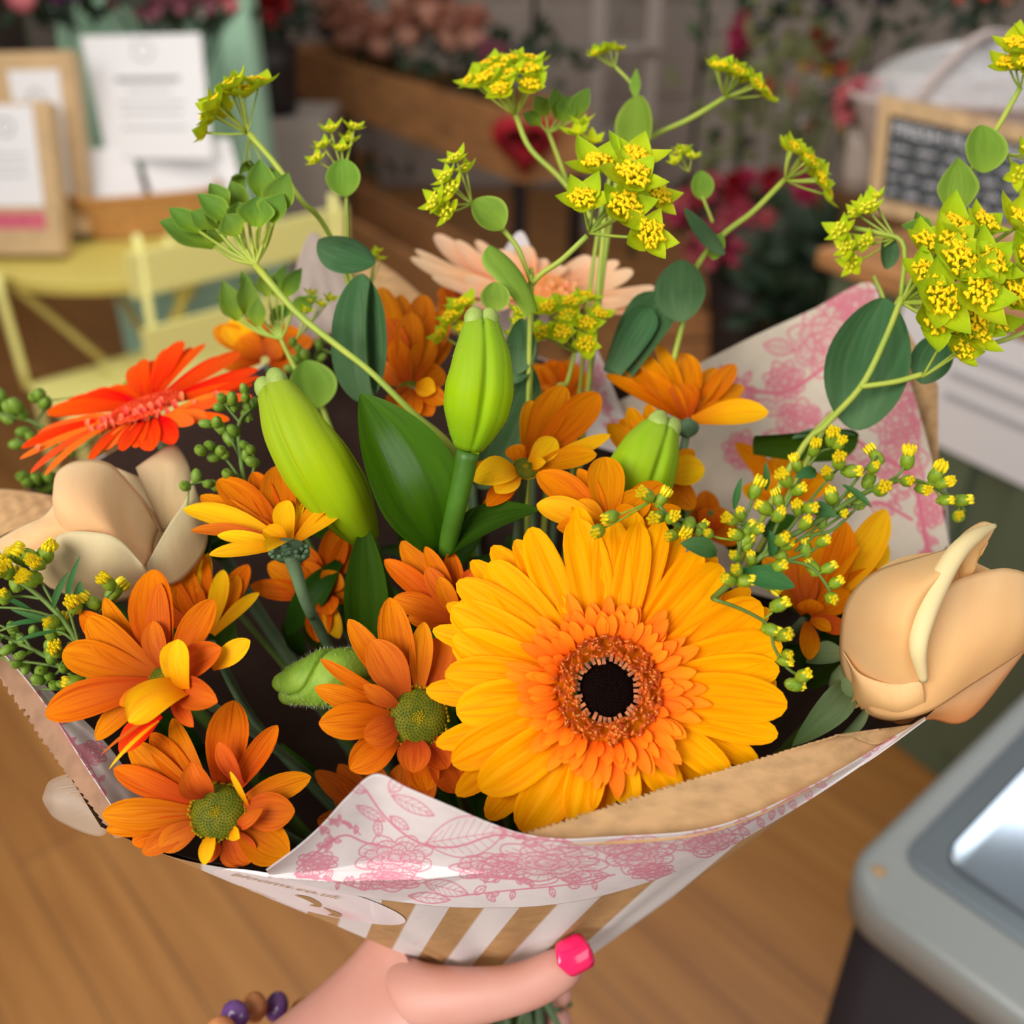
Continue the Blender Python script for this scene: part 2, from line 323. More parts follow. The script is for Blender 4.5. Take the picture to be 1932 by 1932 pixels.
# ------------------------------------------------------------------ room
random.seed(41)
def struct(name, V, Fc, m, **k): o = mk(name, V, Fc, m, None, smooth=False, **k); o['kind'] = 'structure'; return o
m, nt, b_, out = newmat('oak_boards'); L = nt.links.new
tc = N(nt, 'ShaderNodeTexCoord'); mp = N(nt, 'ShaderNodeMapping'); mp.inputs['Rotation'].default_value = (0, 0, math.radians(-42 + 90 - 0)); L(tc.outputs['Object'], mp.inputs[0])
bk_ = N(nt, 'ShaderNodeTexBrick'); bk_.inputs['Scale'].default_value = 1; bk_.inputs['Brick Width'].default_value = 1.2; bk_.inputs['Row Height'].default_value = .125; bk_.inputs['Mortar Size'].default_value = .0022; bk_.inputs['Mortar Smooth'].default_value = .3
bk_.inputs['Color1'].default_value = C3(.42, .185, .045); bk_.inputs['Color2'].default_value = C3(.36, .152, .034); bk_.inputs['Mortar'].default_value = C3(.20, .09, .03); L(mp.outputs[0], bk_.inputs['Vector'])
mp2 = N(nt, 'ShaderNodeMapping'); mp2.inputs['Scale'].default_value = (1.5, 22, 1); L(mp.outputs[0], mp2.inputs[0]); nz = N(nt, 'ShaderNodeTexNoise'); nz.inputs['Scale'].default_value = 1.6; nz.inputs['Detail'].default_value = 5; L(mp2.outputs[0], nz.inputs['Vector'])
mx = N(nt, 'ShaderNodeMix', data_type='RGBA', blend_type='MULTIPLY'); mx.inputs[0].default_value = .6; L(bk_.outputs[0], mx.inputs[6]); cr = N(nt, 'ShaderNodeValToRGB'); cr.color_ramp.elements[0].position = .35; cr.color_ramp.elements[0].color = C3(.62, .52, .42); cr.color_ramp.elements[1].position = .65; L(nz.outputs['Fac'], cr.inputs[0]); L(cr.outputs[0], mx.inputs[7])
L(mx.outputs[2], b_.inputs['Base Color']); b_.inputs['Roughness'].default_value = .45; M['floor'] = m
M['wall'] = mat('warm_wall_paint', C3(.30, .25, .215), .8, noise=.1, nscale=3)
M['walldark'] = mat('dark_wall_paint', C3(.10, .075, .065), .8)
M['panel'] = mat('cream_panelling', C3(.42, .36, .32), .6, noise=.05, nscale=4)
M['mint'] = mat('mint_green_paint', C3(.42, .70, .52), .55, noise=.08, nscale=6)
M['chairyellow'] = mat('pastel_yellow_paint', C3(.88, .84, .30), .42, spec=.4)
M['yellow'] = mat('pastel_yellow_metal', C3(.68, .57, .14), .42, spec=.4)
M['ply'] = mat('orange_brown_wood', C3(.50, .23, .085), .6, noise=.35, nscale=5, stretch=(1, 1, 8))
M['ply2'] = mat('pale_wood', C3(.55, .36, .18), .55, noise=.25, nscale=6, stretch=(8, 1, 1))
M['dark'] = mat('dark_brown_plastic', C3(.022, .015, .015), .5)
M['dgreen'] = mat('sage_green_counter', C3(.115, .15, .09), .5, noise=.08, nscale=3)
M['white'] = mat('white_card', C3(.80, .79, .82), .5)
M['print'] = mat('grey_print', C3(.28, .28, .31), .6)
M['printl'] = mat('light_grey_print', C3(.45, .45, .49), .6)
M['pinkp'] = mat('red_pink_print', C3(.75, .22, .24), .6)
M['kbag'] = mat('kraft_pouch', C3(.62, .42, .22), .55, noise=.15, nscale=20)
M['wick'] = mat('orange_wicker', C3(.66, .32, .10), .6, noise=.35, nscale=60, bump=.5, stretch=(1, 1, 4))
M['wwick'] = mat('whitewashed_wicker', C3(.50, .41, .39), .6, noise=.3, nscale=50, bump=.5, stretch=(1, 1, 5))
M['slate'] = mat('chalkboard_slate', C3(.035, .042, .05), .6, noise=.3, nscale=10)
M['chalk'] = mat('chalk', C3(.72, .72, .76), .9)
M['gm1'] = mat('moss_green_leaves', C3(.05, .10, .03), .6, noise=.5, nscale=30)
M['gm2'] = mat('deep_green_leaves', C3(.018, .04, .016), .6, noise=.5, nscale=30)
M['gm3'] = mat('olive_leaves', C3(.16, .17, .06), .6, noise=.4, nscale=30)
def pm(name, r, g, b): M[name] = mat(name, C3(r, g, b), .6, noise=.35, nscale=60); return name
pm('pink_bloom', .80, .22, .26); pm('magenta_bloom', .66, .05, .17); pm('crimson_bloom', .42, .006, .02); pm('mauve_bloom', .45, .16, .22); pm('purple_bloom', .10, .015, .10); pm('blush_bloom', .66, .32, .23); pm('coral_bloom', .72, .14, .10); pm('white_bloom', .62, .58, .52); pm('yellow_bloom', .70, .42, .03); pm('rose_pink_bloom', .70, .13, .20)
ZB = [(-3.2, -1.6, 0), (3.2, -1.6, 0), (3.2, 7.2, 0), (-3.2, 7.2, 0)]
struct('floor', *box((0, 2.8, -.05), 3.2, 4.4, .05), M['floor'])
struct('wall_back', *box((0, 7.25, 1.35), 3.2, .05, 1.35), M['wall'])
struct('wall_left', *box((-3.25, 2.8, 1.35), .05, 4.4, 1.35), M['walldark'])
struct('wall_right', *box((3.25, 2.8, 1.35), .05, 4.4, 1.35), M['wall'])
struct('baseboard_back', *box((0, 7.18, .06), 3.2, .02, .06), M['panel'])
def bx(name, c, x, y, z, m, parent=None, ax=None, bev=.004, smooth=False):
    V, Fc = box(c, x, y, z, ax, bev); return mk(name, V, Fc, M[m], parent, smooth=smooth)

# yellow bistro table
tb = thing('bistro_table', 'round yellow metal bistro table holding pouches and a wicker basket', 'table', (-1.05, 2.68, 0))
tc_ = Vector((-1.05, 2.68, .71)); 
def cylVF(c, r, h, n=40, r2=None): r2 = r if r2 is None else r2; return tubeVF([Vector(c), Vector(c) + Vector((0, 0, h))], [r, r2], n, 2, smooth=False)
V, Fc = tubeVF([tc_ + Vector((0, 0, -.03)), tc_ + Vector((0, 0, -.004)), tc_], [.375, .378, .372], 56, 3, smooth=False); mk('table_top', V, Fc, M['yellow'], tb, smooth=False)
for (a, b) in [((-1.32, 2.46), (-.86, 2.62)), ((-.80, 2.44), (-1.30, 2.86)), ((-1.28, 2.90), (-.82, 2.50)), ((-.82, 2.92), (-1.30, 2.50))]:
    tube('leg', [Vector((a[0], a[1], .69)), Vector(((a[0] + b[0]) / 2, (a[1] + b[1]) / 2, .36)), Vector((b[0], b[1], 0.01))], .011, M['yellow'], tb, n=10, seg=8, smooth=False)
tube('brace', [(-1.25, 2.6, .30), (-.85, 2.6, .30)], .009, M['yellow'], tb, n=8)
# chair, back towards the camera
ch = thing('bistro_chair', 'folding pale yellow metal chair with two wide back slats, tucked at the round table', 'chair', (-.72, 2.55, 0))
e = Vector((.46, .43, 0)).normalized(); nb_ = Vector((.68, -.73, 0)); A0 = PZ(262, 500, .82); A0.z = 0; Zu = Vector((0, 0, 1)); wd = .50
for z, hh in ((.805, .052), (.635, .052)):
    c = A0 + e * wd / 2 + Zu * z + nb_ * .016; V, Fc = box(c, wd / 2 + .035, .004, hh, (e, nb_, (Zu + nb_ * .12).normalized()), .003); mk('back_slat', V, Fc, M['chairyellow'], ch, smooth=False)
for s in (0, 1):
    p = A0 + e * (wd * s); tube('back_post', [p + Zu * .89 + nb_ * .02, p + Zu * .45 - nb_ * .02, p - nb_ * .30 + Zu * .01], .010, M['chairyellow'], ch, n=10, smooth=False)
    tube('leg', [p - nb_ * .38 + Zu * .45, p + nb_ * .02 + Zu * .01], .010, M['chairyellow'], ch, n=10, smooth=False)
for k in range(5):
    c = A0 + e * wd / 2 - nb_ * (.02 + .085 * k) + Zu * .46; V, Fc = box(c, wd / 2, .036, .006, (e, nb_, Zu), .003); mk('seat_slat', V, Fc, M['chairyellow'], ch, smooth=False)
tube('seat_rail', [A0 + Zu * .445, A0 - nb_ * .4 + Zu * .445, A0 - nb_ * .4 + e * wd + Zu * .445, A0 + e * wd + Zu * .445], .009, M['chairyellow'], ch, n=8, smooth=False)
ch2 = thing('bistro_chair', 'second yellow metal chair seat low at the left, mostly hidden by the red gerbera', 'chair', (-.72, 1.7, 0))
c = PZ(250, 715, .44)
for k in range(4): V, Fc = box(c + nb_ * (.085 * k - .1), .22, .036, .007, (e, nb_, Zu), .003); mk('seat_slat', V, Fc, M['chairyellow'], ch2, smooth=False)
for sx, sy in ((-1, -1), (1, -1), (-1, 1), (1, 1)): p = c + e * .2 * sx + nb_ * .13 * sy; tube('leg', [p, Vector((p.x, p.y, .01)) + e * .02 * sx], .010, M['chairyellow'], ch2, n=8)
q0, q1 = c - e * .22 - nb_ * .13, c + e * .22 - nb_ * .13
tube('back_post', [q0 + Zu * .0, q0 + Zu * .30], .011, M['chairyellow'], ch2, n=8); tube('back_post', [q1, q1 + Zu * .30], .011, M['chairyellow'], ch2, n=8)

# mint display unit
md_ = thing('display_cabinet', 'tall mint green display cabinet behind the round table', 'cabinet', (-1.15, 3.6, 0))
pr0 = PY(498, 160, 3.4); xr = PY(478, 100, 3.35).x; xl = PY(105, 60, 3.35).x
bx('body', ((xr + xl) / 2, 3.43, .82), (xr - xl) / 2, .05, .82, 'mint', md_)
bx('side_stile', (xr - .05, 3.365, .82), .05, .018, .82, 'mint', md_)
bx('side_stile', (xl + .05, 3.365, .82), .05, .018, .82, 'mint', md_)
# white sign
def plane_frame(u, v, y, tilt): return PY(u, v, y)
def sign(name, label, cat, u0, v0, u1, v1, y, m, thick=.004, tilt=.18, parts=(), base=None):
    tl, trr, bl, brr = PY(u0, v0, y + tilt), PY(u1, v0 - 5, y + tilt), PY(u0 + (v1 - v0) * .22, v1, y), PY(u1 + (v1 - v0) * .1, v1, y)
    root = thing(name, label, cat, bl); nrm = (trr - tl).cross(tl - bl).normalized(); nrm = nrm if nrm.y < 0 else -nrm
    def q(s, t, o=0): return (bl.lerp(brr, s)).lerp(tl.lerp(trr, s), t) + nrm * o
    V = [q(0, 0), q(1, 0), q(1, 1), q(0, 1)] + [q(0, 0, -thick), q(1, 0, -thick), q(1, 1, -thick), q(0, 1, -thick)]
    mk('panel', [tuple(x) for x in V], [[0, 1, 2, 3], [7, 6, 5, 4], [0, 4, 5, 1], [1, 5, 6, 2], [2, 6, 7, 3], [3, 7, 4, 0]], M[m], root, smooth=False)
    for nme, s0, t0, s1, t1, mm in parts: mk(nme, [tuple(q(s0, t0, .0012)), tuple(q(s1, t0, .0012)), tuple(q(s1, t1, .0012)), tuple(q(s0, t1, .0012))], [[0, 1, 2, 3]], M[mm], root, smooth=False)
    return root, q
r_, q = sign('notice_board', 'large white printed notice standing on the table in front of the mint cabinet', 'sign', 152, 68, 378, 300, 2.80, 'white', parts=[('print_line', .22, .62, .78, .66, 'print'), ('print_line', .3, .54, .7, .56, 'printl'), ('print_line', .2, .44, .8, .46, 'printl'), ('print_line', .22, .36, .78, .38, 'printl'), ('print_line', .2, .24, .8, .26, 'printl')])
def emblem(parent, q, s, t, r, m='printl', asp=1.0):
    c = q(s, t, .0014); ex = (q(s + .01, t) - q(s, t)).normalized(); ey = (q(s, t + .01) - q(s, t)).normalized(); n_ = 24; V = []
    for rr in (r, r * .8): V += [tuple(c + ex * rr * math.cos(a) + ey * rr * math.sin(a)) for a in np.arange(n_) * 2 * math.pi / n_]
    mk('emblem', V, [[i, (i + 1) % n_, n_ + (i + 1) % n_, n_ + i] for i in range(n_)], M[m], parent, smooth=False)
emblem(r_, q, .5, .87, .03)
def pouch(label, u0, v0, u1, v1, y, lab, win=None):
    r_, q = sign('paper_pouch', label, 'pouch', u0, v0, u1, v1, y, 'kbag', thick=.05, tilt=.14, parts=[('label_card', *lab, 'white')] + ([('window', *win, 'rose_pink_bloom')] if win else []))
    s0, t0, s1, t1 = lab; emblem(r_, lambda s, t, o=0: q(s, t, o + .0012), (s0 + s1) / 2, t0 + (t1 - t0) * .78, .022, 'print')
    for k in range(3):
        t_ = t0 + (t1 - t0) * (.5 - .1 * k); V = [tuple(q(s0 + (s1 - s0) * .2, t_, .0026)), tuple(q(s0 + (s1 - s0) * .8, t_, .0026)), tuple(q(s0 + (s1 - s0) * .8, t_ + .012, .0026)), tuple(q(s0 + (s1 - s0) * .2, t_ + .012, .0026))]; mk('print_line', V, [[0, 1, 2, 3]], M['printl'], r_, smooth=False)
pouch('taller kraft paper pouch with a white label, the rear one on the round table', -70, 100, 135, 440, 2.62, (.38, .22, .86, .9))
pouch('nearer kraft paper pouch with a white label above a dark picture band', -120, 195, 92, 480, 2.47, (.32, .32, .85, .98), (.32, .17, .85, .28))
# basket of leaflets
M['cellar'] = M['wick']
def basket(name, label, c, rx, ry, h, m, rot=0, rows=9, hmat=None):
    root = thing(name, label, 'basket', c); ca, sa = math.cos(rot), math.sin(rot); n_ = 56; V = []
    for i in range(rows * 3):
        f = i / (rows * 3 - 1); bulge = .006 * abs(math.sin(f * rows * math.pi)); k = .82 + .18 * f
        for j in range(n_):
            a = j * 2 * math.pi / n_; cx_, cy_ = math.cos(a), math.sin(a); sq = 1 / max(abs(cx_) ** 4 + abs(cy_) ** 4, 1e-6) ** .25; x, y = cx_ * sq * (rx * k + bulge * (1 if j % 2 else .4)), cy_ * sq * (ry * k + bulge * (1 if j % 2 else .4))
            V.append((c[0] + x * ca - y * sa, c[1] + x * sa + y * ca, c[2] + f * h))
    mk('woven_side', V, gridf(n_, rows * 3, True).tolist() + [list(range(n_))[::-1]], M[m], root)
    rim_ = [V[(rows * 3 - 1) * n_ + j] for j in range(0, n_, 4)]; rim_.append(rim_[0]); tube('rim', rim_, .007, M[m], root, n=8, seg=60)
    return root
bc = PZ(285, 425, .715)
basket('wicker_basket', 'orange wicker basket of leaflets on the round table', (bc.x, bc.y, .715), .20, .13, .11, 'wick', .35)
random.seed(8)
for i, (u, v, wpx, mt_) in enumerate([(205, 350, 100, 'white'), (345, 345, 105, 'white'), (415, 330, 60, 'white')]):
    c = PY(u, v, bc.y - .02 + .05 * i); ex = Vector((1, .25, 0)).normalized(); ey = Vector((-.25, .45, .8)).normalized(); s_x = wpx / F * 2.9 * .55
    lf_ = thing('leaflet', ['white leaflet with a pink motif at the left of the wicker basket', 'white leaflet with a red footer in the middle of the wicker basket', 'narrow white leaflet at the right of the wicker basket'][i], 'leaflet', c, None)
    for k in range(3): V, Fc = box(c - ey.cross(ex) * (.004 * k), s_x, .10, .0012, (ex, ey, ex.cross(ey))); mk('page', V, Fc, M['white'], lf_, smooth=False)
    n_ = ex.cross(ey); n_ = n_ if n_.y < 0 else -n_; V, Fc = box(c + n_ * .003 - ey * .065, s_x * .45, .014, .0006, (ex, ey, ex.cross(ey))); mk('red_print', V, Fc, M['pinkp'], lf_, smooth=False)

# ------------------------------------------------------------------ background flowers
def bloomVF(c, r, mb, petals=18):
    for i in range(petals):
        an = i * 2.4; el = .15 + 1.2 * (i / petals); o = Vector((math.cos(an) * math.sin(el), math.sin(an) * math.sin(el), math.cos(el)))
        o = (o + Vector((0, -.35, 0))).normalized(); t = o.cross(Vector((.2, .1, 1))).normalized()
        V, Fc, uv = bladeVF(Vector(c), Vector(c) + o * r, r * .7, (t.cross(o) + Vector((0, 0, .4))), bend=.12, cup=.5, prof='round', nu=4, nv=5, ridge=0); mb.add(V, Fc)
    mb.add(*ballVF(c, r * .45, None, (1, 1, 1), 8, 6)); return mb
def foliage(mb, c, rx, ry, rz, n_, L_=.09):
    for i in range(n_):
        p = Vector(c) + Vector((random.gauss(0, rx * .5), random.gauss(0, ry * .5), random.gauss(0, rz * .5))); o = Vector((random.uniform(-1, 1), random.uniform(-1, .5), random.uniform(-.2, 1.2))).normalized()
        V, Fc, uv = bladeVF(p, p + o * L_ * random.uniform(.6, 1.3), L_ * .4, (random.uniform(-1, 1), -1, random.uniform(0, 1)), bend=.1, prof='leaf', nu=3, nv=5, ridge=0); mb.add(V, Fc)
def bucketflowers(label, c, hr, hh, blooms, pot='dark', fol='gm1', nfol=60, fr_=(.18, .15, .12), cat='potted flowers', group=None, pr_=.09, potlabel=None, leafL=.09):
    """a pot standing at c (z = its foot) with blooms at world points [(Vector, r, mat)]"""
    root = thing('flower_bucket', label, cat, c, group)
    if pr_: V, Fc = tubeVF([Vector(c), Vector(c) + Vector((0, 0, hh))], [pr_ * .8, pr_], 24, 4); mk('bucket', V, Fc, M[pot], root); V, Fc = tubeVF([Vector(c) + Vector((0, 0, hh - .004)), Vector(c) + Vector((0, 0, hh + .004))], pr_ * 1.05, 24, 2); mk('rim', V, Fc, M[pot], root)
    mb = MB(); cc = sum((b[0] for b in blooms), Vector((0, 0, 0))) / max(1, len(blooms)); foliage(mb, cc + Vector((0, .04 + fr_[1] * 1.2, -.05)), *fr_, nfol, leafL)
    for b in blooms: mb.add(*tubeVF([Vector(c) + Vector((0, 0, hh * .7)), Vector(b[0])], .004, 5, 3))
    tag(mb.build('foliage', M[fol], root), kind='stuff')
    for b in blooms: mk_ = bloomVF(b[0], b[1], MB()); mk_.build('bloom', M[b[2]], root)
    return root
def bl(u, v, y, rpx, m, j=.0): p = PY(u, v, y + random.uniform(-j, j)); dd = (p - CAM).dot(FW); return (p, rpx / F * dd, m)
random.seed(12)
bucketflowers('pink dahlia style blooms in a vase at the top left corner', (PY(40, 60, 2.95).x, 2.95, .715), 0, .16, [bl(38, -8, 2.95, 66, 'pink_bloom'), bl(-40, 10, 3.0, 46, 'pink_bloom'), bl(105, -8, 3.05, 42, 'purple_bloom'), bl(140, -12, 3.05, 36, 'purple_bloom')], 'white', 'gm2', 26, (.16, .1, .08), pr_=.05)
bucketflowers('mauve and pink flowers along the top of the mint cabinet', (PY(300, -20, 3.25).x, 3.28, .715), 0, .25, [bl(215 + i * 26, random.uniform(-20, 18), 3.25, random.uniform(30, 40), 'mauve_bloom', .05) for i in range(8)] + [bl(300 + random.uniform(-50, 60), random.uniform(0, 34), 3.22, 26, 'mauve_bloom') for i in range(7)] + [bl(435, 8, 3.1, 36, 'pink_bloom'), bl(422, -14, 3.1, 36, 'pink_bloom'), bl(380, 30, 3.2, 16, 'white_bloom')], 'white', 'gm2', 26, (.2, .08, .08), pr_=.05)
# dark bucket of red flowers
bucketflowers('black bucket of dark red roses beyond the right edge of the mint cabinet', (PY(518, 215, 4.2).x, 4.2, PY(518, 212, 4.2).z), 0, PY(518, 85, 4.2).z - PY(518, 212, 4.2).z, [bl(505, 28, 4.15, 36, 'crimson_bloom'), bl(535, 10, 4.2, 36, 'crimson_bloom'), bl(490, 0, 4.2, 22, 'crimson_bloom'), bl(515, 45, 4.15, 16, 'crimson_bloom')], 'dark', 'gm2', 60, (.2, .1, .12), pr_=.115)
st = thing('plinth', 'low pale box under the black flower bucket', 'box', (PY(520, 330, 4.2).x, 4.2, 0)); zt = PY(518, 212, 4.2).z
bx('body', (PY(530, 300, 4.2).x, 4.25, zt / 2 - .002), .22, .22, zt / 2 - .004, 'panel', st)
# wooden troughs
T0 = PZ(545, 85, .90); T1 = PZ(985, 215, .90); te = (T1 - T0); te.z = 0; tl = te.length; te.normalize(); tn_ = Vector((te.y, -te.x, 0)); tn_ = tn_ if tn_.y < 0 else -tn_
def trough(label, zt, zb, off, m='ply', l0=0., l1=1.):
    root = thing('wooden_trough', label, 'planter', T0.lerp(T1, .5) + tn_ * off); ax = (te, tn_, Vector((0, 0, 1))); a = T0 + te * tl * l0; b = T0 + te * tl * l1; c = (a + b) / 2 + tn_ * off; hl = (b - a).length / 2
    nb2 = 5
    for k in range(nb2):
        cc = a + te * (hl * 2 * (k + .5) / nb2) + tn_ * off; V, Fc = box((cc.x, cc.y, (zt + zb) / 2), hl / nb2 - .004, .010, (zt - zb) / 2, ax, .003); mk('front_board', V, Fc, M[m], root, smooth=False)
    V, Fc = box((c.x - tn_.x * .26, c.y - tn_.y * .26, (zt + zb) / 2), hl, .01, (zt - zb) / 2, ax, .003); mk('back_board', V, Fc, M[m], root, smooth=False)
    V, Fc = box((c.x - tn_.x * .13, c.y - tn_.y * .13, zb + .01), hl, .13, .01, ax, .003); mk('shelf', V, Fc, M[m], root, smooth=False)
    for s in (-1, 1):
        cc = c + te * hl * s - tn_ * .13; V, Fc = box((cc.x, cc.y, (zt + zb) / 2), .01, .13, (zt - zb) / 2, ax, .003); mk('end_board', V, Fc, M[m], root, smooth=False)
        for o2 in (0, .24): cc = c + te * (hl - .03) * s - tn_ * (o2 + .01); V, Fc = box((cc.x, cc.y, zb / 2), .02, .02, zb / 2, ax, .003); mk('leg', V, Fc, M['dark'], root, smooth=False)
    return root
trough('upper long orange brown wooden trough of dried flowers', .90, .68, 0)
trough('lower wooden trough on the floor under the long upper one', .42, .12, .30)
random.seed(14)
def tpt(f, z, o=-.12): p = T0 + te * tl * f + tn_ * o; return Vector((p.x, p.y, z))
bucketflowers('blush pink dried flowers filling the left half of the upper trough', tpt(.3, .70), 0, .1, [(tpt(.16 + .035 * i + random.uniform(-.02, .02), random.uniform(.95, 1.17), random.uniform(-.2, -.02)), .12, 'blush_bloom') for i in range(16)] + [(tpt(.06, .97), .06, 'purple_bloom'), (tpt(.10, .95), .05, 'purple_bloom')], 'dark', 'gm2', 40, (.3, .25, .1), pr_=.06)
bucketflowers('faded mauve flowers and greenery at the right half of the upper trough', tpt(.7, .70), 0, .1, [(tpt(.72 + .05 * i, random.uniform(.93, 1.0), random.uniform(-.2, -.05)), .075, 'mauve_bloom') for i in range(4)], 'dark', 'gm2', 120, (.3, .3, .12), pr_=.06)
bucketflowers('single mauve bloom in the lower trough', tpt(.35, .14, .18), 0, .1, [(tpt(.40, .50, .2), .07, 'mauve_bloom'), (tpt(.46, .47, .2), .05, 'mauve_bloom')], 'dark', 'gm2', 30, (.3, .2, .06), pr_=.06)
rb_ = thing('heart_ornament', 'big dark red heart shaped ornament hanging on the end of the trough', 'ornament', PY(990, 280, 3.4))
V = []; hc = PY(990, 268, 3.35); n_ = 40
hp = [(16 * math.sin(t) ** 3, 13 * math.cos(t) - 5 * math.cos(2 * t) - 2 * math.cos(3 * t) - math.cos(4 * t)) for t in np.linspace(0, 2 * math.pi, n_, endpoint=False)]
for k_, off_, sc_ in ((0, -.03, .6), (1, -.015, .92), (2, 0, 1), (3, .02, .9), (4, .03, .5)): V += [(hc.x + x * .0068 * sc_, hc.y + off_, hc.z + y * .0068 * sc_) for x, y in hp]
mk('heart', V, gridf(n_, 5, True).tolist() + [list(range(n_)), [4 * n_ + i for i in range(n_)][::-1]], M['crimson_bloom'], rb_)

# cream cabinets along the back
for i in range(4):
    x0 = -0.35 + i * .95; cb = thing('panelled_cabinet', ['cream panelled cabinet furthest left along the back wall', 'cream panelled cabinet second from the left along the back wall', 'cream panelled cabinet third from the left, behind the pink flowers', 'cream panelled cabinet furthest right along the back wall'][i], 'cabinet', (x0, 6.3, 0))
    bx('body', (x0, 6.35, .85), .46, .25, .85, 'panel', cb)
    for a in range(2):
        for b in range(3): bx('drawer' if b else 'door', (x0 - .22 + .44 * a, 6.09, .25 + .5 * b), .20, .012, .22, 'panel', cb); mk('knob', *ballVF((x0 - .22 + .44 * a, 6.06, .25 + .5 * b), .018), M['ply2'], cb)
bx2 = thing('tall_shelf', 'tall pale wood shelf post unit between the cream cabinets', 'shelf', (.55, 5.2, 0))
for u in (1130, 1235): bx('post', (PY(u, 0, 5.2).x, 5.2, .9), .035, .035, .9, 'panel', bx2)
for z in (.5, .9, 1.3): bx('shelf_board', (PY(1182, 0, 5.2).x, 5.2, z), .17, .12, .012, 'panel', bx2)
# pink and red flowers on the right
random.seed(19)
bucketflowers('dark bucket of magenta and red roses in the middle distance at right', (PY(1400, 640, 3.2).x, 3.2, .12), 0, .30, [bl(random.uniform(1270, 1530), random.uniform(345, 500), 3.1, random.uniform(26, 42), random.choice(['magenta_bloom', 'rose_pink_bloom', 'rose_pink_bloom', 'crimson_bloom', 'pink_bloom', 'magenta_bloom']), .12) for i in range(38)] + [bl(1460, 520, 3.0, 40, 'coral_bloom'), bl(1430, 480, 3.0, 20, 'magenta_bloom')], 'dark', 'gm2', 90, (.36, .2, .14), pr_=.14)
bucketflowers('tall magenta stock flowers standing before the cream cabinets', (PY(1405, 300, 4.4).x, 4.4, .0), 0, .35, [bl(1400 + random.uniform(-14, 22), 50 + i * 13, 4.3, 28, 'magenta_bloom') for i in range(7)] + [bl(1390, 30, 4.3, 10, 'mauve_bloom')], 'dark', 'gm1', 26, (.14, .1, .2), pr_=.12)
bucketflowers('dark wine red flowers on a shelf left of the white basket', (PY(1540, 250, 4.0).x, 4.0, .0), 0, .4, [bl(1530, 92, 3.9, 36, 'crimson_bloom'), bl(1556, 100, 3.9, 30, 'crimson_bloom'), bl(1560, -4, 3.9, 22, 'purple_bloom'), bl(1660, -8, 3.9, 24, 'purple_bloom')], 'dark', 'gm2', 90, (.3, .15, .35), pr_=.13)
bucketflowers('mixed cream and yellow flowers among olive foliage left of the chalkboard', (PY(1500, 420, 3.6).x, 3.6, .0), 0, .35, [bl(random.uniform(1440, 1600), random.uniform(130, 260), 3.5, random.uniform(14, 26), random.choice(['white_bloom', 'blush_bloom', 'yellow_bloom', 'white_bloom', 'coral_bloom']), .1) for i in range(16)], 'dark', 'gm3', 110, (.32, .2, .30), pr_=.13)
bucketflowers('deep green foliage plant below the magenta roses', (PY(1540, 640, 2.7).x, 2.7, .0), 0, .30, [bl(1560, 540, 2.7, 10, 'gm1')], 'dark', 'gm2', 300, (.17, .12, .14), cat='foliage plant', pr_=.14, leafL=.11)
bucketflowers('pink astilbe in a cream pot beside the chalkboard', (PY(1610, 410, 2.2).x, 2.2, .955), 0, .13, [bl(1612 + random.uniform(-28, 44), random.uniform(165, 240), 2.2, random.uniform(20, 28), 'pink_bloom', .03) for i in range(26)], 'panel', 'gm2', 8, (.1, .05, .05), pr_=.045)
bucketflowers('red flowers at the very top right above the white basket', (PY(1850, 60, 3.2).x, 3.2, .0), 0, .4, [bl(1810, -6, 3.1, 26, 'coral_bloom'), bl(1860, -10, 3.1, 26, 'coral_bloom'), bl(1900, 0, 3.1, 22, 'blush_bloom')], 'dark', 'gm2', 30, (.2, .1, .1), pr_=.12)
for i, (u, v, s_) in enumerate([(1330, 560, .16), (1405, 600, .15), (1450, 575, .13)]):
    c = PY(u, v, 3.35); cr_ = thing('wooden_crate', ['brown wooden crate behind the peach gerbera, leftmost of three', 'brown wooden crate under the magenta roses, middle of three', 'brown wooden crate beside the dark foliage, rightmost of three'][i], 'crate', (c.x, c.y, 0))
    for k in range(3): bx('slat', (c.x, c.y - s_, .05 + .105 * k), s_ * .95, .008, .045, 'ply', cr_); bx('slat', (c.x, c.y + s_, .05 + .105 * k), s_ * .95, .008, .045, 'ply', cr_)
    for s in (-1, 1): bx('end_board', (c.x + s * s_ * .95, c.y, .16), .008, s_, .155, 'ply', cr_)

# ------------------------------------------------------------------ counter, chalkboard, basket
ZC = .95; K0 = Vector((.60, 1.80, 0)); kd = Vector((.53, -.85, 0)).normalized(); kn = Vector((kd.y, -kd.x, 0)); kn = kn if kn.x < 0 else -kn
ct = thing('counter', 'sage green shop counter with a brown wooden top at the right', 'counter', K0)
bc_ = K0 + kd * .42 - kn * .75; ax = (kd, kn, Zu)
V, Fc = box((bc_.x, bc_.y, .455), .42, .75, .455, ax, .006); mk('body', V, Fc, M['dgreen'], ct, smooth=False)
V, Fc = box((bc_.x, bc_.y, .93), .445, .775, .018, ax, .006); mk('counter_top', V, Fc, M['ply'], ct, smooth=False)
for k in range(2): p = K0 + kd * (.21 + .42 * k) + kn * .008; V, Fc = box((p.x, p.y, .45), .17, .008, .36, ax, .004); mk('panel', V, Fc, M['dgreen'], ct, smooth=False)
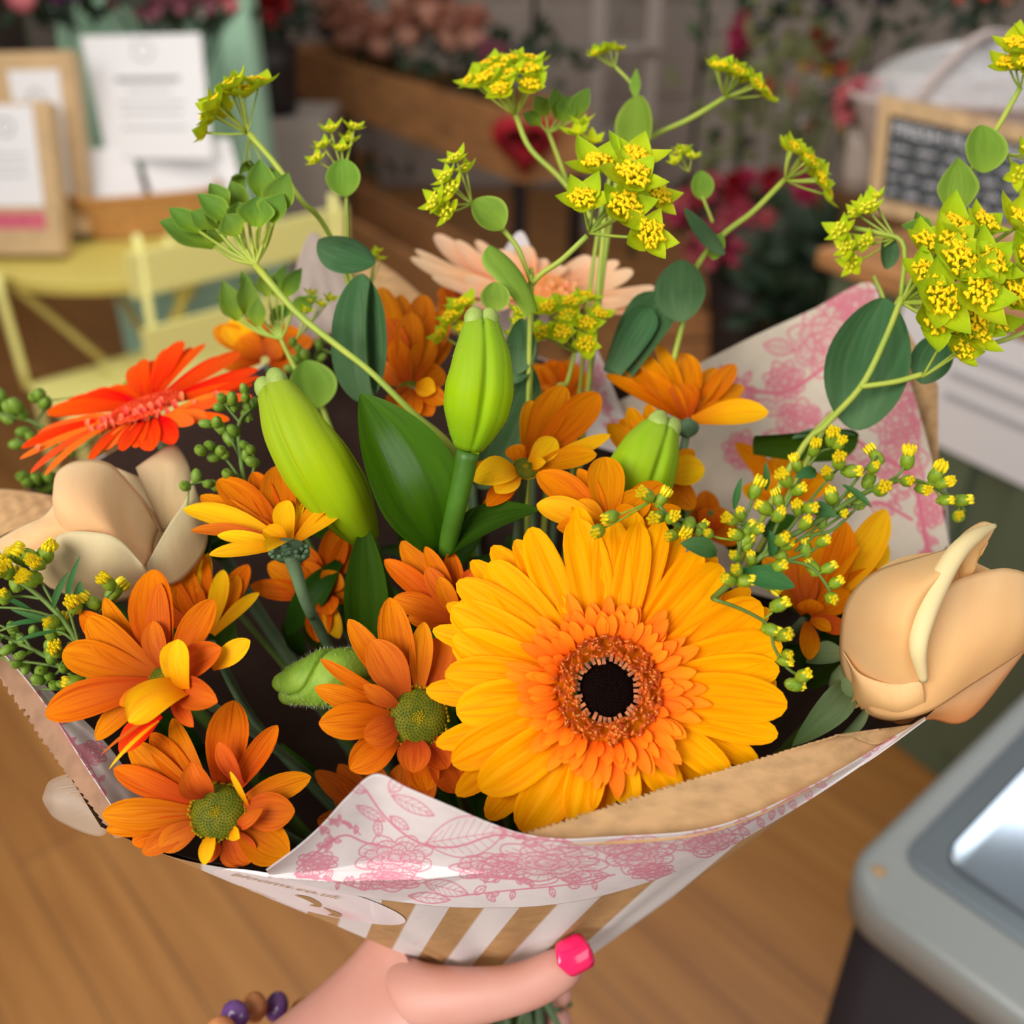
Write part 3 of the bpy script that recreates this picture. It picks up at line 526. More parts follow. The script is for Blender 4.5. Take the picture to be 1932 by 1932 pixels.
# white paper sheet on the counter front
pp = thing('poster', 'white printed paper hanging on the side of the counter at the right edge', 'poster', K0 + kd * .55)
p = K0 + kd * .52 + kn * .02; V, Fc = box((p.x, p.y, .80), .34, .002, .115, ax); mk('sheet', V, Fc, M['white'], pp, smooth=False)
for k in range(3): V, Fc = box((p.x + kn.x * .003 - kd.x * .1, p.y + kn.y * .003 - kd.y * .1, .86 - .04 * k), .12, .001, .006, ax); mk('print_line', V, Fc, M['printl'], pp, smooth=False)
# chalkboard
YB = 1.78
TL, TR, BL, BR = PY(1662, 178, YB + .10), PY(2010, 255, YB - .10), PY(1640, 400, YB + .03), PY(1975, 470, YB - .17)
cb = thing('chalkboard', 'small chalkboard in a pale wood frame with white handwriting, standing on the counter', 'chalkboard', BL); nr = (TR - TL).cross(TL - BL).normalized(); nr = nr if nr.y < 0 else -nr
def cq(s, t, o=0): return BL.lerp(BR, s).lerp(TL.lerp(TR, s), t) + nr * o
def slab(name, s0, t0, s1, t1, o0, o1, m, parent): V = [cq(s0, t0, o1), cq(s1, t0, o1), cq(s1, t1, o1), cq(s0, t1, o1), cq(s0, t0, o0), cq(s1, t0, o0), cq(s1, t1, o0), cq(s0, t1, o0)]; return mk(name, [tuple(x) for x in V], [[0, 1, 2, 3], [7, 6, 5, 4], [0, 4, 5, 1], [1, 5, 6, 2], [2, 6, 7, 3], [3, 7, 4, 0]], M[m], parent, smooth=False)
slab('slate', .03, .05, .97, .95, -.006, 0, 'slate', cb)
for a in ((0, 0, 1, .13), (0, .85, 1, 1), (0, .13, .07, .85), (.93, .13, 1, .85)): slab('frame', *a, -.01, .008, 'ply2', cb)
TV, TF = textmesh('FRESH FLOWERS', 1.0); TV /= TV[:, 0].max(); hgt = TV[:, 1].max()
mk('chalk_lettering', [tuple(cq(.09 + x * .80, .70 + y / hgt * .10, .001)) for x, y, z in TV], TF, M['chalk'], cb, smooth=False)
mb = MB(); random.seed(6)
for row in range(4):       # lines of small looping chalk handwriting
    s = .09; t0 = .56 - row * .125
    while s < .9:
        L_ = random.uniform(.07, .14); pts = []; k = int(L_ / .012)
        for i in range(k): pts.append(cq(s + i * .012, t0 + (.045 if i % 2 else -.0) + random.uniform(-.012, .02), .0012))
        if len(pts) > 2: mb.add(*tubeVF(pts, .0011, 4, len(pts) * 3))
        s += L_ + .03
mb.build('chalk_handwriting', M['chalk'], cb)
# white wicker basket on top
m, nt, b_, out = newmat('clear_cellophane'); b_.inputs['Base Color'].default_value = C3(.9, .9, .92); b_.inputs['Roughness'].default_value = .08; b_.inputs['Alpha'].default_value = .28; M['cello'] = m
wc = PY(1840, 190, 2.15); basket('white_basket', 'whitewashed wicker gift basket wrapped in cellophane behind the chalkboard', (wc.x, wc.y, 1.06), .245, .17, .10, 'wwick', -.25)
wb = [o for o in COL.objects if o.name.startswith('white_basket')][0]
hp_ = [(wc.x - .18, wc.y - .15, 1.16), (wc.x - .13, wc.y - .12, 1.22), (wc.x - .02, wc.y - .02, 1.27), (wc.x + .12, wc.y + .1, 1.24), (wc.x + .17, wc.y + .14, 1.16)]; tube('handle', hp_, .010, M['wwick'], wb, n=8)
V, Fc = ballVF((wc.x, wc.y, 1.16), .22, None, (1.05, .75, .42), 26, 12); V = V + np.array([[.006 * math.sin(i * 1.7), .006 * math.cos(i * 2.3), .006 * math.sin(i * 3.1)] for i in range(len(V))]); mk('cellophane', V, Fc, M['cello'], wb)
bx('stand', (wc.x + .05, wc.y + .05, 1.008), .22, .14, .045, 'ply2', None); o = [o for o in COL.objects if o.name == 'stand'][0]; tag(o, 'pale wooden riser under the whitewashed basket', 'riser'); o.name = 'wooden_riser'

# ------------------------------------------------------------------ grey display case in the lower right
DZ = .85; D0 = PZ(1572, 1650, DZ); d1 = Vector((.23, .20, 0)).normalized(); d2 = Vector((d1.y, -d1.x, 0))
dv = thing('display_case', 'grey topped freezer style case with a dark body and glossy glass lid, lower right', 'display case', (D0.x + .3, D0.y, 0)); ax = (d1, d2, Zu)
cc = D0 + d1 * .36 + d2 * .36
M['grey'] = mat('satin_grey_plastic', C3(.27, .29, .285), .35, spec=.5); M['dkbody'] = mat('dark_body_panel', C3(.020, .014, .016), .6, spec=.2)
def rrect(c, hx, hy, z0, z1, r, ax, seg=8, bev=.0):
    P_ = []; 
    for qx, qy, a0 in ((1, 1, 0), (-1, 1, 90), (-1, -1, 180), (1, -1, 270)):
        for k in range(seg + 1): a = math.radians(a0 + 90 * k / seg); P_.append((qx * (hx - r) + r * math.cos(a), qy * (hy - r) + r * math.sin(a)))
    n_ = len(P_); rings = [(z0 + .0, 0)] + [(z1 - bev * (1 - math.sin(t)), bev * (1 - math.cos(t))) for t in np.linspace(0, math.pi / 2, 6)] if bev else [(z0, 0), (z1, 0)]
    V = []
    for z, ins in rings:
        for x, y in P_: k = 1 - ins / hx; k2 = 1 - ins / hy; q = Vector(c) + ax[0] * x * k + ax[1] * y * k2; V.append((q.x, q.y, z))
    return V, gridf(n_, len(rings), True).tolist() + [list(range(n_))[::-1], [(len(rings) - 1) * n_ + i for i in range(n_)]]
V, Fc = rrect(cc, .36, .36, DZ - .040, DZ, .045, ax, 10, .010); mk('top_frame', V, Fc, M['grey'], dv)
V, Fc = rrect(cc, .35, .35, .02, DZ - .040, .04, ax); mk('body', V, Fc, M['dkbody'], dv)
M['lid'] = mat('glossy_lid_glass', C3(.30, .36, .42), .12, spec=1.0, metal=.7); M['lidr'] = mat('lid_channel', C3(.20, .24, .27), .3)
V, Fc = rrect(cc, .308, .335, DZ, DZ + .003, .02, ax); mk('lid_channel', V, Fc, M['lidr'], dv)
V, Fc = rrect(cc, .288, .312, DZ + .003, DZ + .009, .02, ax, 6, .003); mk('glass_lid', V, Fc, M['lid'], dv)
V, Fc = ballVF(D0 + d1 * .030 + d2 * .022 + Vector((0, 0, 0)), .006, None, (1, 1, .4), 12, 8); mk('screw_cap', V, Fc, M['ply2'], dv)
bp_ = D0 + d2 * .36 ; V, Fc = box((bp_.x + d1.x * .004, bp_.y + d1.y * .004, .66), .0015, .05, .006, ax); mk('badge', V, Fc, M['chalk'], dv, smooth=False)
# unseen lamp panel added for the bright reflection in the lid
m, nt, b_, out = newmat('added_panel_glow'); b_.inputs['Emission Color'].default_value = C3(.95, .97, 1); b_.inputs['Emission Strength'].default_value = 6; M['glow'] = m
cl_ = thing('reflection_panel', 'unseen glowing panel added for the reflection in the display case lid', 'light panel', (1.65, 2.2, 2.62))
bx('housing', (1.65, 2.2, 2.66), .62, .42, .03, 'white', cl_)
bx('diffuser', (1.65, 2.2, 2.625), .58, .38, .004, 'glow', cl_)
tube('hanger', [(1.65, 2.2, 2.69), (1.65, 2.2, 3.0)], .008, M['white'], cl_)
# ------------------------------------------------------------------ big gerbera
random.seed(11)
G0 = [(1090, 955, 60), (1200, 966, 62), (1290, 996, 50), (1352, 1050, 52), (1416, 1110, 52), (1452, 1150, 56), (1466, 1290, 60), (1432, 1442, 55), (1325, 1486, 52), (1225, 1515, 56), (1130, 1545, 60), (1035, 1568, 55),
      (918, 1545, 66), (860, 1500, 58), (822, 1405, 54), (803, 1303, 58), (816, 1188, 50), (842, 1140, 46), (888, 1058, 50), (928, 1030, 58)]
G1 = [(1086, 978, 74), (1153, 977, 68), (1206, 985, 58), (1250, 983, 56), (1322, 1038, 58), (1362, 1067, 76), (1438, 1140, 84), (1476, 1215, 76), (1471, 1262, 66), (1486, 1330, 80), (1468, 1388, 58), (1380, 1470, 58),
      (1280, 1505, 62), (1191, 1525, 54), (1085, 1560, 62), (985, 1570, 90), (905, 1490, 82), (852, 1440, 72), (860, 1342, 80), (839, 1272, 68), (853, 1205, 80), (851, 1147, 78), (862, 1097, 62), (921, 1062, 76), (972, 1018, 48), (1000, 995, 62)]
pet = [(u, v, wd, -5) for u, v, wd in G0] + [(u, v, wd, random.uniform(-.5, 2.5)) for u, v, wd in [(g[0], g[1], g[2] * 1.12) for g in G1]]
pet += [(1150, 1055, 46, 3.5), (1119, 1528, 30, 3), (1050, 1120, 30, 2.5), (1345, 1365, 34, 2)]
gn = (-.06, .20, 1)
root, C, n = flower('gerbera', 'large golden yellow gerbera with a dark brown eye at the front of the bouquet', 'flower', 1145, 1302, .300, gn, pet, 'gerb', prof='gerb', r0=62, bend=.05, cup=.16, ridge=.035, nu=15, smat=M['gstem'], sr=.003)
px = .300 / F; a, b = Vector(RT - n * RT.dot(n)).normalized(), None; b = n.cross(a)
cnt = 0
for ring, (rt, rb, k, wd, hh) in enumerate([(178, 100, 33, 27, .0048), (156, 97, 33, 24, .0058), (133, 94, 33, 21, .0064)]):
    for i in range(k):
        an = (i + .33 * ring + random.uniform(-.3, .3)) * 2 * math.pi / k; r1 = rt * random.uniform(.88, 1.12)
        dr = a * math.cos(an) + b * math.sin(an)
        blade('inner_petal', C + dr * rb * px + n * hh * .62, C + dr * r1 * px + n * (hh + random.uniform(0, .0015)), wd * px * random.uniform(.8, 1.2), n, M['gerb_in'], root, bend=.04, cup=.35, prof='chr', nu=5, nv=8)
        cnt += 1
mb = MB()
random.seed(77)
for i in range(300):      # crowded tubular florets round the eye
    an = random.uniform(0, 6.2832); rr = (60 + 40 * (i / 300)) * px
    dr = a * math.cos(an) + b * math.sin(an); tn = n.cross(dr); ax_ = (tn * math.cos(random.uniform(-1.1, 1.1)) + dr * random.uniform(-1, 1)); c = C + dr * rr + n * (.0058 + .0006 * math.sin(i * 1.7))
    bx = (ax_.normalized(), n.cross(ax_).normalized(), n)
    mb.add(*ballVF(c, 7.0 * px, bx, (1.25, .55, .8), 6, 4))
    if i % 2 == 0: mb.add(*ballVF(c + n * .0011, 1.9 * px, bx, (1, 1, 1.3), 5, 4), 1)
tag(mb.build('disc_floret', [M['gerb_floret'], M['pollen']], root), kind='stuff')
mb = MB()
for i in range(34):
    an = i * 2 * math.pi / 34 + random.uniform(-.05, .05); dr = a * math.cos(an) + b * math.sin(an); tn = n.cross(dr)
    c = C + dr * (57 + random.uniform(-4, 3)) * px + n * .0052
    mb.add(*box(c, 7.5 * px, 3.4 * px, 2.5 * px, (dr, tn, n), .00012))
tag(mb.build('tube_floret', M['gerb_tube'], root), kind='stuff')
disc(root, C, n, 56 * px, M['gerb_disc'], .32, True, 'disc', off=.0024)

# ------------------------------------------------------------------ chrysanthemums
GR = 'orange chrysanthemums in the bouquet'
def chrys(label, cu, cv, d, n3, petals, mt='chr', dr=0, dm=None, **k):
    root, C, n = flower('chrysanthemum', label, 'flower', cu, cv, d, n3, petals, mt, group=GR, **k)
    if dr: disc(root, C, n, dr / F * d, M['chr_disc'], .38, True, off=.001)
    return root, C, n
Y = 'chr_yel'; R_ = 'chr_red'
chrys('copper orange chrysanthemum with a green button centre at lower left', 414, 1532, .300, (-.05, .35, 1),
      [(192, 1537, 60, -1), (214, 1450, 50), (243, 1400, 58), (285, 1383, 50), (325, 1355, 40), (441, 1321, 80), (524, 1368, 44), (587, 1465, 50, 0), (557, 1530, 72, 2, R_),
       (545, 1615, 84, -4), (470, 1630, 70, -4, R_), (392, 1628, 40, 0, R_), (385, 1632, 30, 3, Y), (249, 1590, 48, -4), (268, 1609, 44, -2, R_), (300, 1600, 50, 0, R_), (200, 1565, 42, -3),
       (360, 1438, 62, 9, R_, {'prof': 'round', 'cup': .8, 'bend': .25}), (412, 1400, 36, 8, R_, {'b': (455, 1480)}), (434, 1455, 12, 9, Y, {'b': (468, 1520)}), (496, 1525, 26, 6, R_, {'b': (450, 1560), 'bend': .3}), (452, 1582, 26, 6, Y)],
      r0=40, dr=51, cup=.3, bend=.08)
chrys('large orange chrysanthemum with two bright yellow inner petals at left', 318, 1285, .305, (-.25, .45, 1),
      [(85, 1348, 72, 0), (118, 1230, 68, 0), (151, 1155, 52, -2), (165, 1165, 66, 3), (196, 1128, 40, -1), (285, 1075, 88, 0), (300, 1100, 46, 4, R_), (404, 1130, 62, 3), (472, 1208, 44, 2, Y, {'b': (400, 1260)}),
       (418, 1222, 62, 6, R_, {'prof': 'round', 'cup': .5}), (411, 1325, 62, 7, R_, {'prof': 'round', 'cup': .6, 'b': (345, 1295)}), (365, 1372, 34, 5, R_), (180, 1395, 46, -5), (225, 1330, 32, 4), (288, 1172, 48, 6, R_),
       (336, 1206, 58, 13, Y, {'b': (346, 1300), 'prof': 'strap', 'cup': .5, 'bend': .12}), (242, 1362, 74, 13, Y, {'b': (344, 1300), 'prof': 'strap', 'cup': .7, 'bend': .16}), (225, 1420, 50, 0, 'redg', {'b': (300, 1345), 'prof': 'thin'}),
       (190, 1425, 7, 4, R_, {'b': (300, 1345), 'prof': 'thin'}), (205, 1452, 8, 4, 'chr_yel', {'b': (300, 1360), 'prof': 'thin'})], r0=22, dr=36, bend=.07)
chrys('orange chrysanthemum behind the large left one, its petals upright', 395, 1205, .345, (.1, .6, .8),
      [(315, 1043, 58), (375, 1037, 36), (393, 1043, 30, 1, Y), (468, 1065, 46), (448, 1085, 44, 2), (421, 1075, 36, 5, Y), (489, 1118, 26, 5, Y), (292, 1058, 36), (245, 1080, 34, -3), (232, 1108, 38), (350, 1090, 50, 3)], r0=10, lim=.02)
rt, C, n = chrys('orange chrysanthemum seen from the side with yellow inner petals and a grey-green stem', 547, 1030, .325, (-.12, .85, .5),
      [(346, 960, 46, 6, Y), (360, 1001, 30, 8, R_), (394, 1047, 34, 12, Y), (411, 905, 58), (378, 935, 44, 3), (477, 891, 44, -2), (523, 878, 66, 0), (566, 885, 26, 2), (577, 925, 20, 8, Y), (622, 880, 54, -3), (645, 887, 44, 0),
       (668, 897, 42, 5, Y), (655, 950, 44, 8, Y), (410, 1010, 30, 10, Y), (440, 980, 40, 6), (600, 930, 40, 5), (537, 945, 42, 15, Y, {'prof': 'round'}), (495, 1000, 42, 17, Y, {'prof': 'round', 'cup': .6}), (505, 1040, 44, 18, Y, {'prof': 'round', 'b': (548, 1020)}), (360, 965, 34, 4)], r0=12, lim=.025, stem=False)
mb = MB(); mb.add(*ballVF(P(545, 1040, .323), .0062, (RT, CN(0, .5, .8), UP), (1.15, 1.0, .5), 14, 8))
for i in range(22): mb.add(*ballVF(P(545 + 34 * math.cos(i * .95), 1040 + 10 * math.sin(i * 1.3) , .3185 + .002 * math.sin(i)), .0011, None, (1, 1, .8), 5, 4))
mb.build('calyx', M['calyx'], rt)
tube('stem', [P(548, 1048, .323), P(560, 1085, .326), P(583, 1150, .335), P(640, 1260, .36), P(950, 1890, .45)], [.0026, .0021, .002, .002], M['cstem'], rt, seg=24)
chrys('shaded orange chrysanthemum hanging under the side-on one', 612, 1120, .37, (.1, .2, 1),
      [(472, 1105, 40), (505, 1065, 52), (560, 1030, 50), (640, 990, 54), (684, 990, 46), (600, 1212, 50, 3), (640, 1205, 34, 4, Y), (662, 1120, 40), (575, 1060, 40, 3), (640, 1080, 50, 4), (625, 1160, 46, 6)], r0=8)
chrys('copper orange chrysanthemum beside the big gerbera, green button centre', 788, 1353, .309, (.18, .22, 1),
      [(734, 1127, 64, -1), (657, 1168, 48, 0), (700, 1207, 74, 4, R_), (604, 1243, 28, 2), (593, 1297, 46), (601, 1365, 70, 2), (685, 1292, 34, 7, R_), (686, 1392, 62, 7, R_, {'prof': 'round'}), (660, 1452, 70, -1), (779, 1458, 64, 6, R_, {'prof': 'round'}),
       (844, 1450, 58, 2, R_), (800, 1173, 44, 2), (838, 1205, 90, -1, R_), (805, 1492, 62, -6), (865, 1495, 60, -6, R_), (880, 1260, 60, -5)], r0=42, dr=54, bend=.07)
chrys('orange chrysanthemum half hidden behind the top left of the big gerbera', 868, 1175, .33, (-.1, .25, 1),
      [(725, 1056, 44), (757, 1021, 58, -2), (802, 1031, 34, 2), (804, 1070, 42, 5, R_), (742, 1128, 48, 2), (829, 1088, 36, 7), (890, 1072, 40, 3, R_), (850, 1040, 40, -3), (770, 1165, 40, 0)], r0=10)
chrys('deep orange upright chrysanthemum left of the tall lily bud', 775, 738, .40, (0, .55, .9),
      [(718, 542, 56, -4), (755, 556, 50, -2), (799, 556, 56, -3), (835, 585, 56, -2), (728, 600, 54, 3, R_), (775, 590, 56, 4), (815, 640, 50, 5), (745, 640, 44, 6), (838, 700, 60, 3), (715, 690, 50, 0, R_), (850, 640, 40, 0)], r0=14, dr=22, lim=.025)
chrys('lower half of an orange chrysanthemum under the upright one', 778, 728, .385, (0, .3, 1),
      [(735, 778, 46, 0, R_), (775, 795, 50, 2), (815, 785, 46, 1), (842, 760, 40, 3), (822, 738, 40, 5, Y)], r0=6)
chrys('amber chrysanthemum between the tall lily bud and the pale bud', 990, 888, .35, (.1, .55, .8),
      [(1001, 755, 42, -2), (1030, 742, 46, -3), (1064, 728, 60, -1), (1130, 742, 66, 0), (1049, 828, 48, 8, Y), (1152, 820, 30, 6, Y), (1126, 857, 44, 8), (968, 840, 42, 0), (893, 908, 60, 8, Y, {'bend': .2}), (918, 955, 42, 4), (1030, 872, 24, 10, Y), (889, 884, 32, 2), (905, 985, 40, -4), (935, 930, 50, 9, Y)],
      'chr_amb', dr=24, r0=16, lim=.02)
chrys('amber chrysanthemum directly behind the top of the big gerbera', 1150, 1000, .325, (0, .55, .8),
      [(1091, 884, 36, 2), (1142, 862, 70, 2), (1014, 892, 64, 0), (1012, 952, 56, 2, Y), (1250, 912, 50), (1220, 930, 60, 3), (1050, 995, 40, 4), (1200, 960, 50, 5), (1285, 960, 44, -2), (1080, 950, 50, 4)], 'chr_amb', r0=10, lim=.02)
rt, C, n = chrys('amber chrysanthemum facing upward in front of the right tissue sheet', 1298, 796, .385, (0, .85, .55),
      [(1142, 707, 34), (1194, 656, 36, -3), (1165, 688, 34, -2), (1235, 646, 30, -4), (1290, 666, 54, -4), (1354, 695, 40, -2), (1386, 687, 40, -3), (1402, 727, 42, 2), (1450, 778, 60, 8, Y), (1212, 701, 44, 6), (1287, 723, 54, 10, 'chr'), (1345, 735, 46, 6), (1420, 760, 46, 4), (1240, 720, 40, 8)],
      'chr_amb', r0=8, lim=.02)
mb = MB(); mb.add(*ballVF(P(1297, 808, .38), .0042, (RT, CN(0, .4, .9), UP), (1.1, 1, .75), 12, 7)); mb.build('calyx', M['calyx'], rt)
chrys('amber chrysanthemum mostly hidden behind the pale lily bud', 1240, 900, .375, (0, .4, .9),
      [(1187, 768, 42), (1222, 762, 38, -2), (1146, 800, 44, 2), (1170, 790, 44), (1330, 884, 60, 4, Y), (1310, 850, 36), (1310, 960, 50, -2, 'chr'), (1265, 960, 30)], 'chr_amb', r0=8)
chrys('shaded orange chrysanthemum low between the pale bud and the goldenrod', 1330, 1010, .40, (0, .4, .9),
      [(1332, 925, 46), (1300, 945, 36), (1375, 965, 50), (1400, 1010, 44), (1270, 985, 40), (1345, 960, 50, 4)], 'chr', r0=6)
chrys('amber chrysanthemum in shadow below the dark rolled leaf', 1480, 950, .41, (0, .5, .9),
      [(1388, 835, 40), (1425, 870, 50), (1465, 862, 60), (1520, 870, 50), (1560, 900, 50), (1400, 920, 40), (1440, 900, 50, 4)], 'chr_amb', r0=8)
chrys('bright orange chrysanthemum behind the goldenrod beside the peach rose', 1522, 1165, .355, (.1, .45, .9),
      [(1597, 984, 58, 2), (1673, 962, 66, -4, Y), (1676, 1028, 56, -4, Y), (1623, 1028, 16, 7), (1665, 1080, 56, -2), (1604, 1118, 48, 4), (1530, 1130, 52, 7), (1568, 1190, 26, 5), (1526, 1245, 40, 0), (1480, 1000, 50, 0), (1540, 990, 60, 1), (1440, 1050, 46, -2), (1600, 1190, 36, 4, R_), (1590, 1040, 56, 3), (1500, 1050, 60, 3, R_)],
      'chr_amb', r0=8, lim=.03)
chrys('blurred orange chrysanthemum behind the red gerbera at the back', 500, 680, .46, (-.1, .6, .8),
      [(405, 618, 50), (430, 608, 56, 2, Y), (470, 600, 50), (520, 612, 50), (560, 618, 56), (590, 640, 50, 0, R_), (450, 640, 56, 6), (530, 650, 56, 6, R_), (580, 690, 50), (420, 690, 44)], 'chr', r0=8)
chrys('orange chrysanthemum low down behind the tissue corner', 745, 1560, .34, (-.1, .3, 1),
      [(594, 1455, 46), (638, 1442, 48), (598, 1548, 52), (700, 1440, 50, -2), (630, 1500, 46, -2), (760, 1440, 50, -4), (820, 1470, 50, -3), (690, 1480, 40, 3)], 'chr_red', r0=10)
chrys('shaded orange chrysanthemum behind the blue-green leaf in the centre', 1060, 760, .44, (0, .5, .9),
      [(1000, 690, 46), (1035, 680, 50), (1075, 680, 50), (1100, 700, 46), (1010, 740, 40)], 'chr', r0=8)

# ------------------------------------------------------------------ scarlet gerbera, edge on
random.seed(5)
U_ = 'redg_under'
bk = [(252, 690, 36), (270, 678, 30), (287, 680, 34), (316, 657, 32), (342, 643, 40), (362, 655, 30), (387, 649, 24), (420, 672, 32), (452, 664, 42), (487, 697, 32), (200, 737, 40), (222, 732, 34), (172, 742, 40), (150, 753, 44), (120, 762, 40), (90, 776, 42), (476, 725, 30)]
fr = [(40, 845, 30, 2), (37, 866, 20, 4, U_), (57, 893, 20, 5, U_), (84, 898, 20, 6, U_), (70, 820, 32, 3, U_), (110, 812, 34, 3, U_), (140, 826, 32, 6, U_), (168, 873, 26, 7), (200, 850, 34, 7, U_), (233, 851, 40, 6), (258, 845, 34, 5), (287, 850, 50, 4), (330, 837, 44, 3), (365, 800, 36, 8, U_), (392, 785, 34, 5, U_), (433, 793, 30, 0), (476, 748, 28, 4, U_), (440, 742, 30, 6, U_), (490, 711, 22, 2)]
rt, C, n = flower('gerbera', 'scarlet orange gerbera tilted flat to the sky at the left', 'flower', 278, 778, .395, (-.25, .88, .42), [(x[0], x[1], x[2], 0, None, {'bend': .03, 'b': (278 + (x[0] - 278) * .22, 768 + (x[1] - 778) * .2)}) for x in bk] +
   [(f[0], f[1], f[2], f[3], f[4] if len(f) > 4 else None, {'bend': .06, 'b': (278 + (f[0] - 278) * .2, 792)}) for f in fr], 'redg', prof='gerb', lim=.032, cup=.1, sr=.0028)
M['redg_disc'] = mat('scarlet_gerbera_centre', C3(.62, .025, .004), .6, spec=.1, col2=C3(.85, .10, .03), nscale=300)
disc(rt, C, n, 75 / F * .395, M['redg_disc'], .16, off=.002)
for i in range(40):
    u = random.gauss(270, 55); v = 778 - (u - 278) * .28 + random.uniform(-14, 16)
    blade('inner_petal', P(u, v + 10, .385), P(u + random.uniform(-6, 6), v - 10, .381), .0026, CN(0, .3, 1), M['redg_in'], rt, prof='chr', nu=5, nv=6)

# ------------------------------------------------------------------ peach gerbera at the back
pk = [(776, 495, 34), (785, 480, 26), (822, 452, 46), (860, 462, 36), (899, 461, 30), (815, 528, 30), (845, 540, 30), (876, 528, 34), (935, 480, 40), (985, 470, 40), (1020, 492, 34), (1060, 505, 36), (1111, 489, 42), (1136, 490, 26), (1165, 500, 36), (1192, 517, 42), (1234, 550, 38), (1235, 587, 38), (1190, 575, 36), (1000, 597, 38, 6), (1050, 582, 34, 6), (1090, 600, 34, 5), (885, 580, 28, 3), (930, 590, 36, 5), (970, 610, 36, 5)]
rt, C, n = flower('gerbera', 'pale peach gerbera seen edge on at the back of the bouquet', 'flower', 1008, 553, .445, (.05, .85, .5), [(p_[0], p_[1], p_[2], p_[3] if len(p_) > 3 else 0, None, {'bend': -.08 if p_[0] < 900 or p_[0] > 1100 else .05, 'curl': -.05}) for p_ in pk], 'peach', prof='gerb', r0=25, lim=.035, sr=.0028)
M['peach_disc'] = mat('peach_gerbera_eye', C3(.85, .30, .08), .6, spec=.1, col2=C3(.95, .42, .16), nscale=300)
disc(rt, C, n, 80 / F * .445, M['peach_disc'], .18, off=.002)
for i in range(34):
    u = random.uniform(930, 1090); v = 555 + random.uniform(-18, 16)
    blade('inner_petal', P(u, v + 12, .437), P(u + (u - 1008) * .12, v - 12, .433), .0038, CN(0, .3, 1), M['peach_in'], rt, prof='chr', nu=5, nv=6)
rt, C, n = flower('gerbera', 'rusty orange bloom tucked under the left side of the peach gerbera', 'flower', 868, 575, .455, (0, .4, .9), [(830, 545, 34), (850, 535, 34), (880, 540, 34), (905, 560, 34), (885, 600, 36), (845, 600, 34), (825, 575, 30)], 'chr_red', prof='gerb', r0=6, sr=.002)
# ------------------------------------------------------------------ lily buds
random.seed(3)
def lily_bud(name, label, path, wpx, d, mt, stem=None, lobes=3, rot=0.3, fuzz=False, prof=None, group='lily buds'):
    """path: [(u,v,d)...] base -> tip"""
    C = spline([P(*p) for p in path], 26); root = thing(name, label, 'flower bud', C[0], group)
    tt = np.linspace(0, 1, 26); prof = prof or [(0, .42), (.08, .62), (.3, .95), (.5, 1), (.75, .82), (.92, .56), (.98, .42), (1, .22)]
    R = np.interp(tt, [p[0] for p in prof], [p[1] for p in prof]); k = np.array([.25, .5, .25]); Rs = np.convolve(np.pad(R, 1, 'edge'), k, 'valid'); R = Rs * wpx / 2 / F * d
    T = np.gradient(C, axis=0); T /= np.linalg.norm(T, axis=1)[:, None]; side = np.array(CN(1, 0, .0)); nu = 96; V = []; uv = []
    for i in range(26):
        s = side - T[i] * side.dot(T[i]); s /= np.linalg.norm(s); b = np.cross(T[i], s)
        a = np.arange(nu) * 2 * math.pi / nu
        g = np.zeros(nu)
        for q in range(lobes):
            dd = (a - rot - q * 2 * math.pi / lobes + math.pi) % (2 * math.pi) - math.pi
            g += .20 * np.exp(-(dd / .13) ** 2)
            d2 = (a - rot - (q + .5) * 2 * math.pi / lobes + math.pi) % (2 * math.pi) - math.pi
            g -= .05 * np.exp(-(d2 / .5) ** 2); g += .015 * np.exp(-((abs(d2) - .42) / .1) ** 2)
        r = R[i] * (1 - g * (.25 + .75 * math.sin(math.pi * min(1, tt[i] * 1.05 + .0)) if tt[i] < .9 else 1.3 - 0 * g))
        r = r * (.78 + .22 * np.abs(np.cos(a)) if False else 1)
        V.append(C[i] + (np.cos(a) * r)[:, None] * s + (np.sin(a) * r * .92)[:, None] * b); uv += [(x / nu, tt[i]) for x in range(nu)]
    V = np.vstack(V); Fc = gridf(nu, 26, True).tolist() + [list(range(nu))[::-1], [25 * nu + x for x in range(nu)]]
    body = mk('bud', V, Fc, M[mt], root, uv=uv)
    if fuzz:
        mb = MB(); cen = C
        for i in range(fuzz):
            k = random.randrange(nu * 2, len(V)); p = V[k]; o = p - C[k // nu]; o /= np.linalg.norm(o) + 1e-9
            o = o + np.array([random.uniform(-.5, .5) for _ in range(3)]); q = p + o * random.uniform(.0005, .0013); sd = np.cross(o, [.3, .2, .9]); sd = sd / (np.linalg.norm(sd) + 1e-9) * .00005
            mb.add([p - sd, p + sd, q], [[0, 1, 2]])
        tag(mb.build('down', M['fuzz'], root), kind='stuff')
    tip = Vector(C[-1]); tn = Vector(T[-1])
    mb = MB(); s3 = side - T[-1] * side.dot(T[-1]); s3 = np.array([0, 0, 1.]) - T[-1] * T[-1][2] if np.linalg.norm(s3) < .3 else s3; s3 = Vector(s3).normalized(); b3 = tn.cross(s3)
    for q in range(lobes):
        an = rot + (q + .5) * 2 * math.pi / lobes; o = s3 * math.cos(an) + b3 * math.sin(an)
        mb.add(*ballVF(tip - tn * R[-4] * .3 + o * R[-4] * .42, R[-4] * .55, (s3, b3, tn), (.9, .9, 1.1), 12, 8))
    mb.build('bud_tip', M['fuzz'] if fuzz and fuzz > 500 else M['lfl'], root) if False else mb.build('bud_tip', M[mt] if mt != 'lily' else M['lily_tip'], root)
    if stem: tube('stem', [P(*p) for p in stem], [.0038, .0036, .0034, .0032, .003, .0026], M['lstem'], root, n=12, seg=26)
    return root
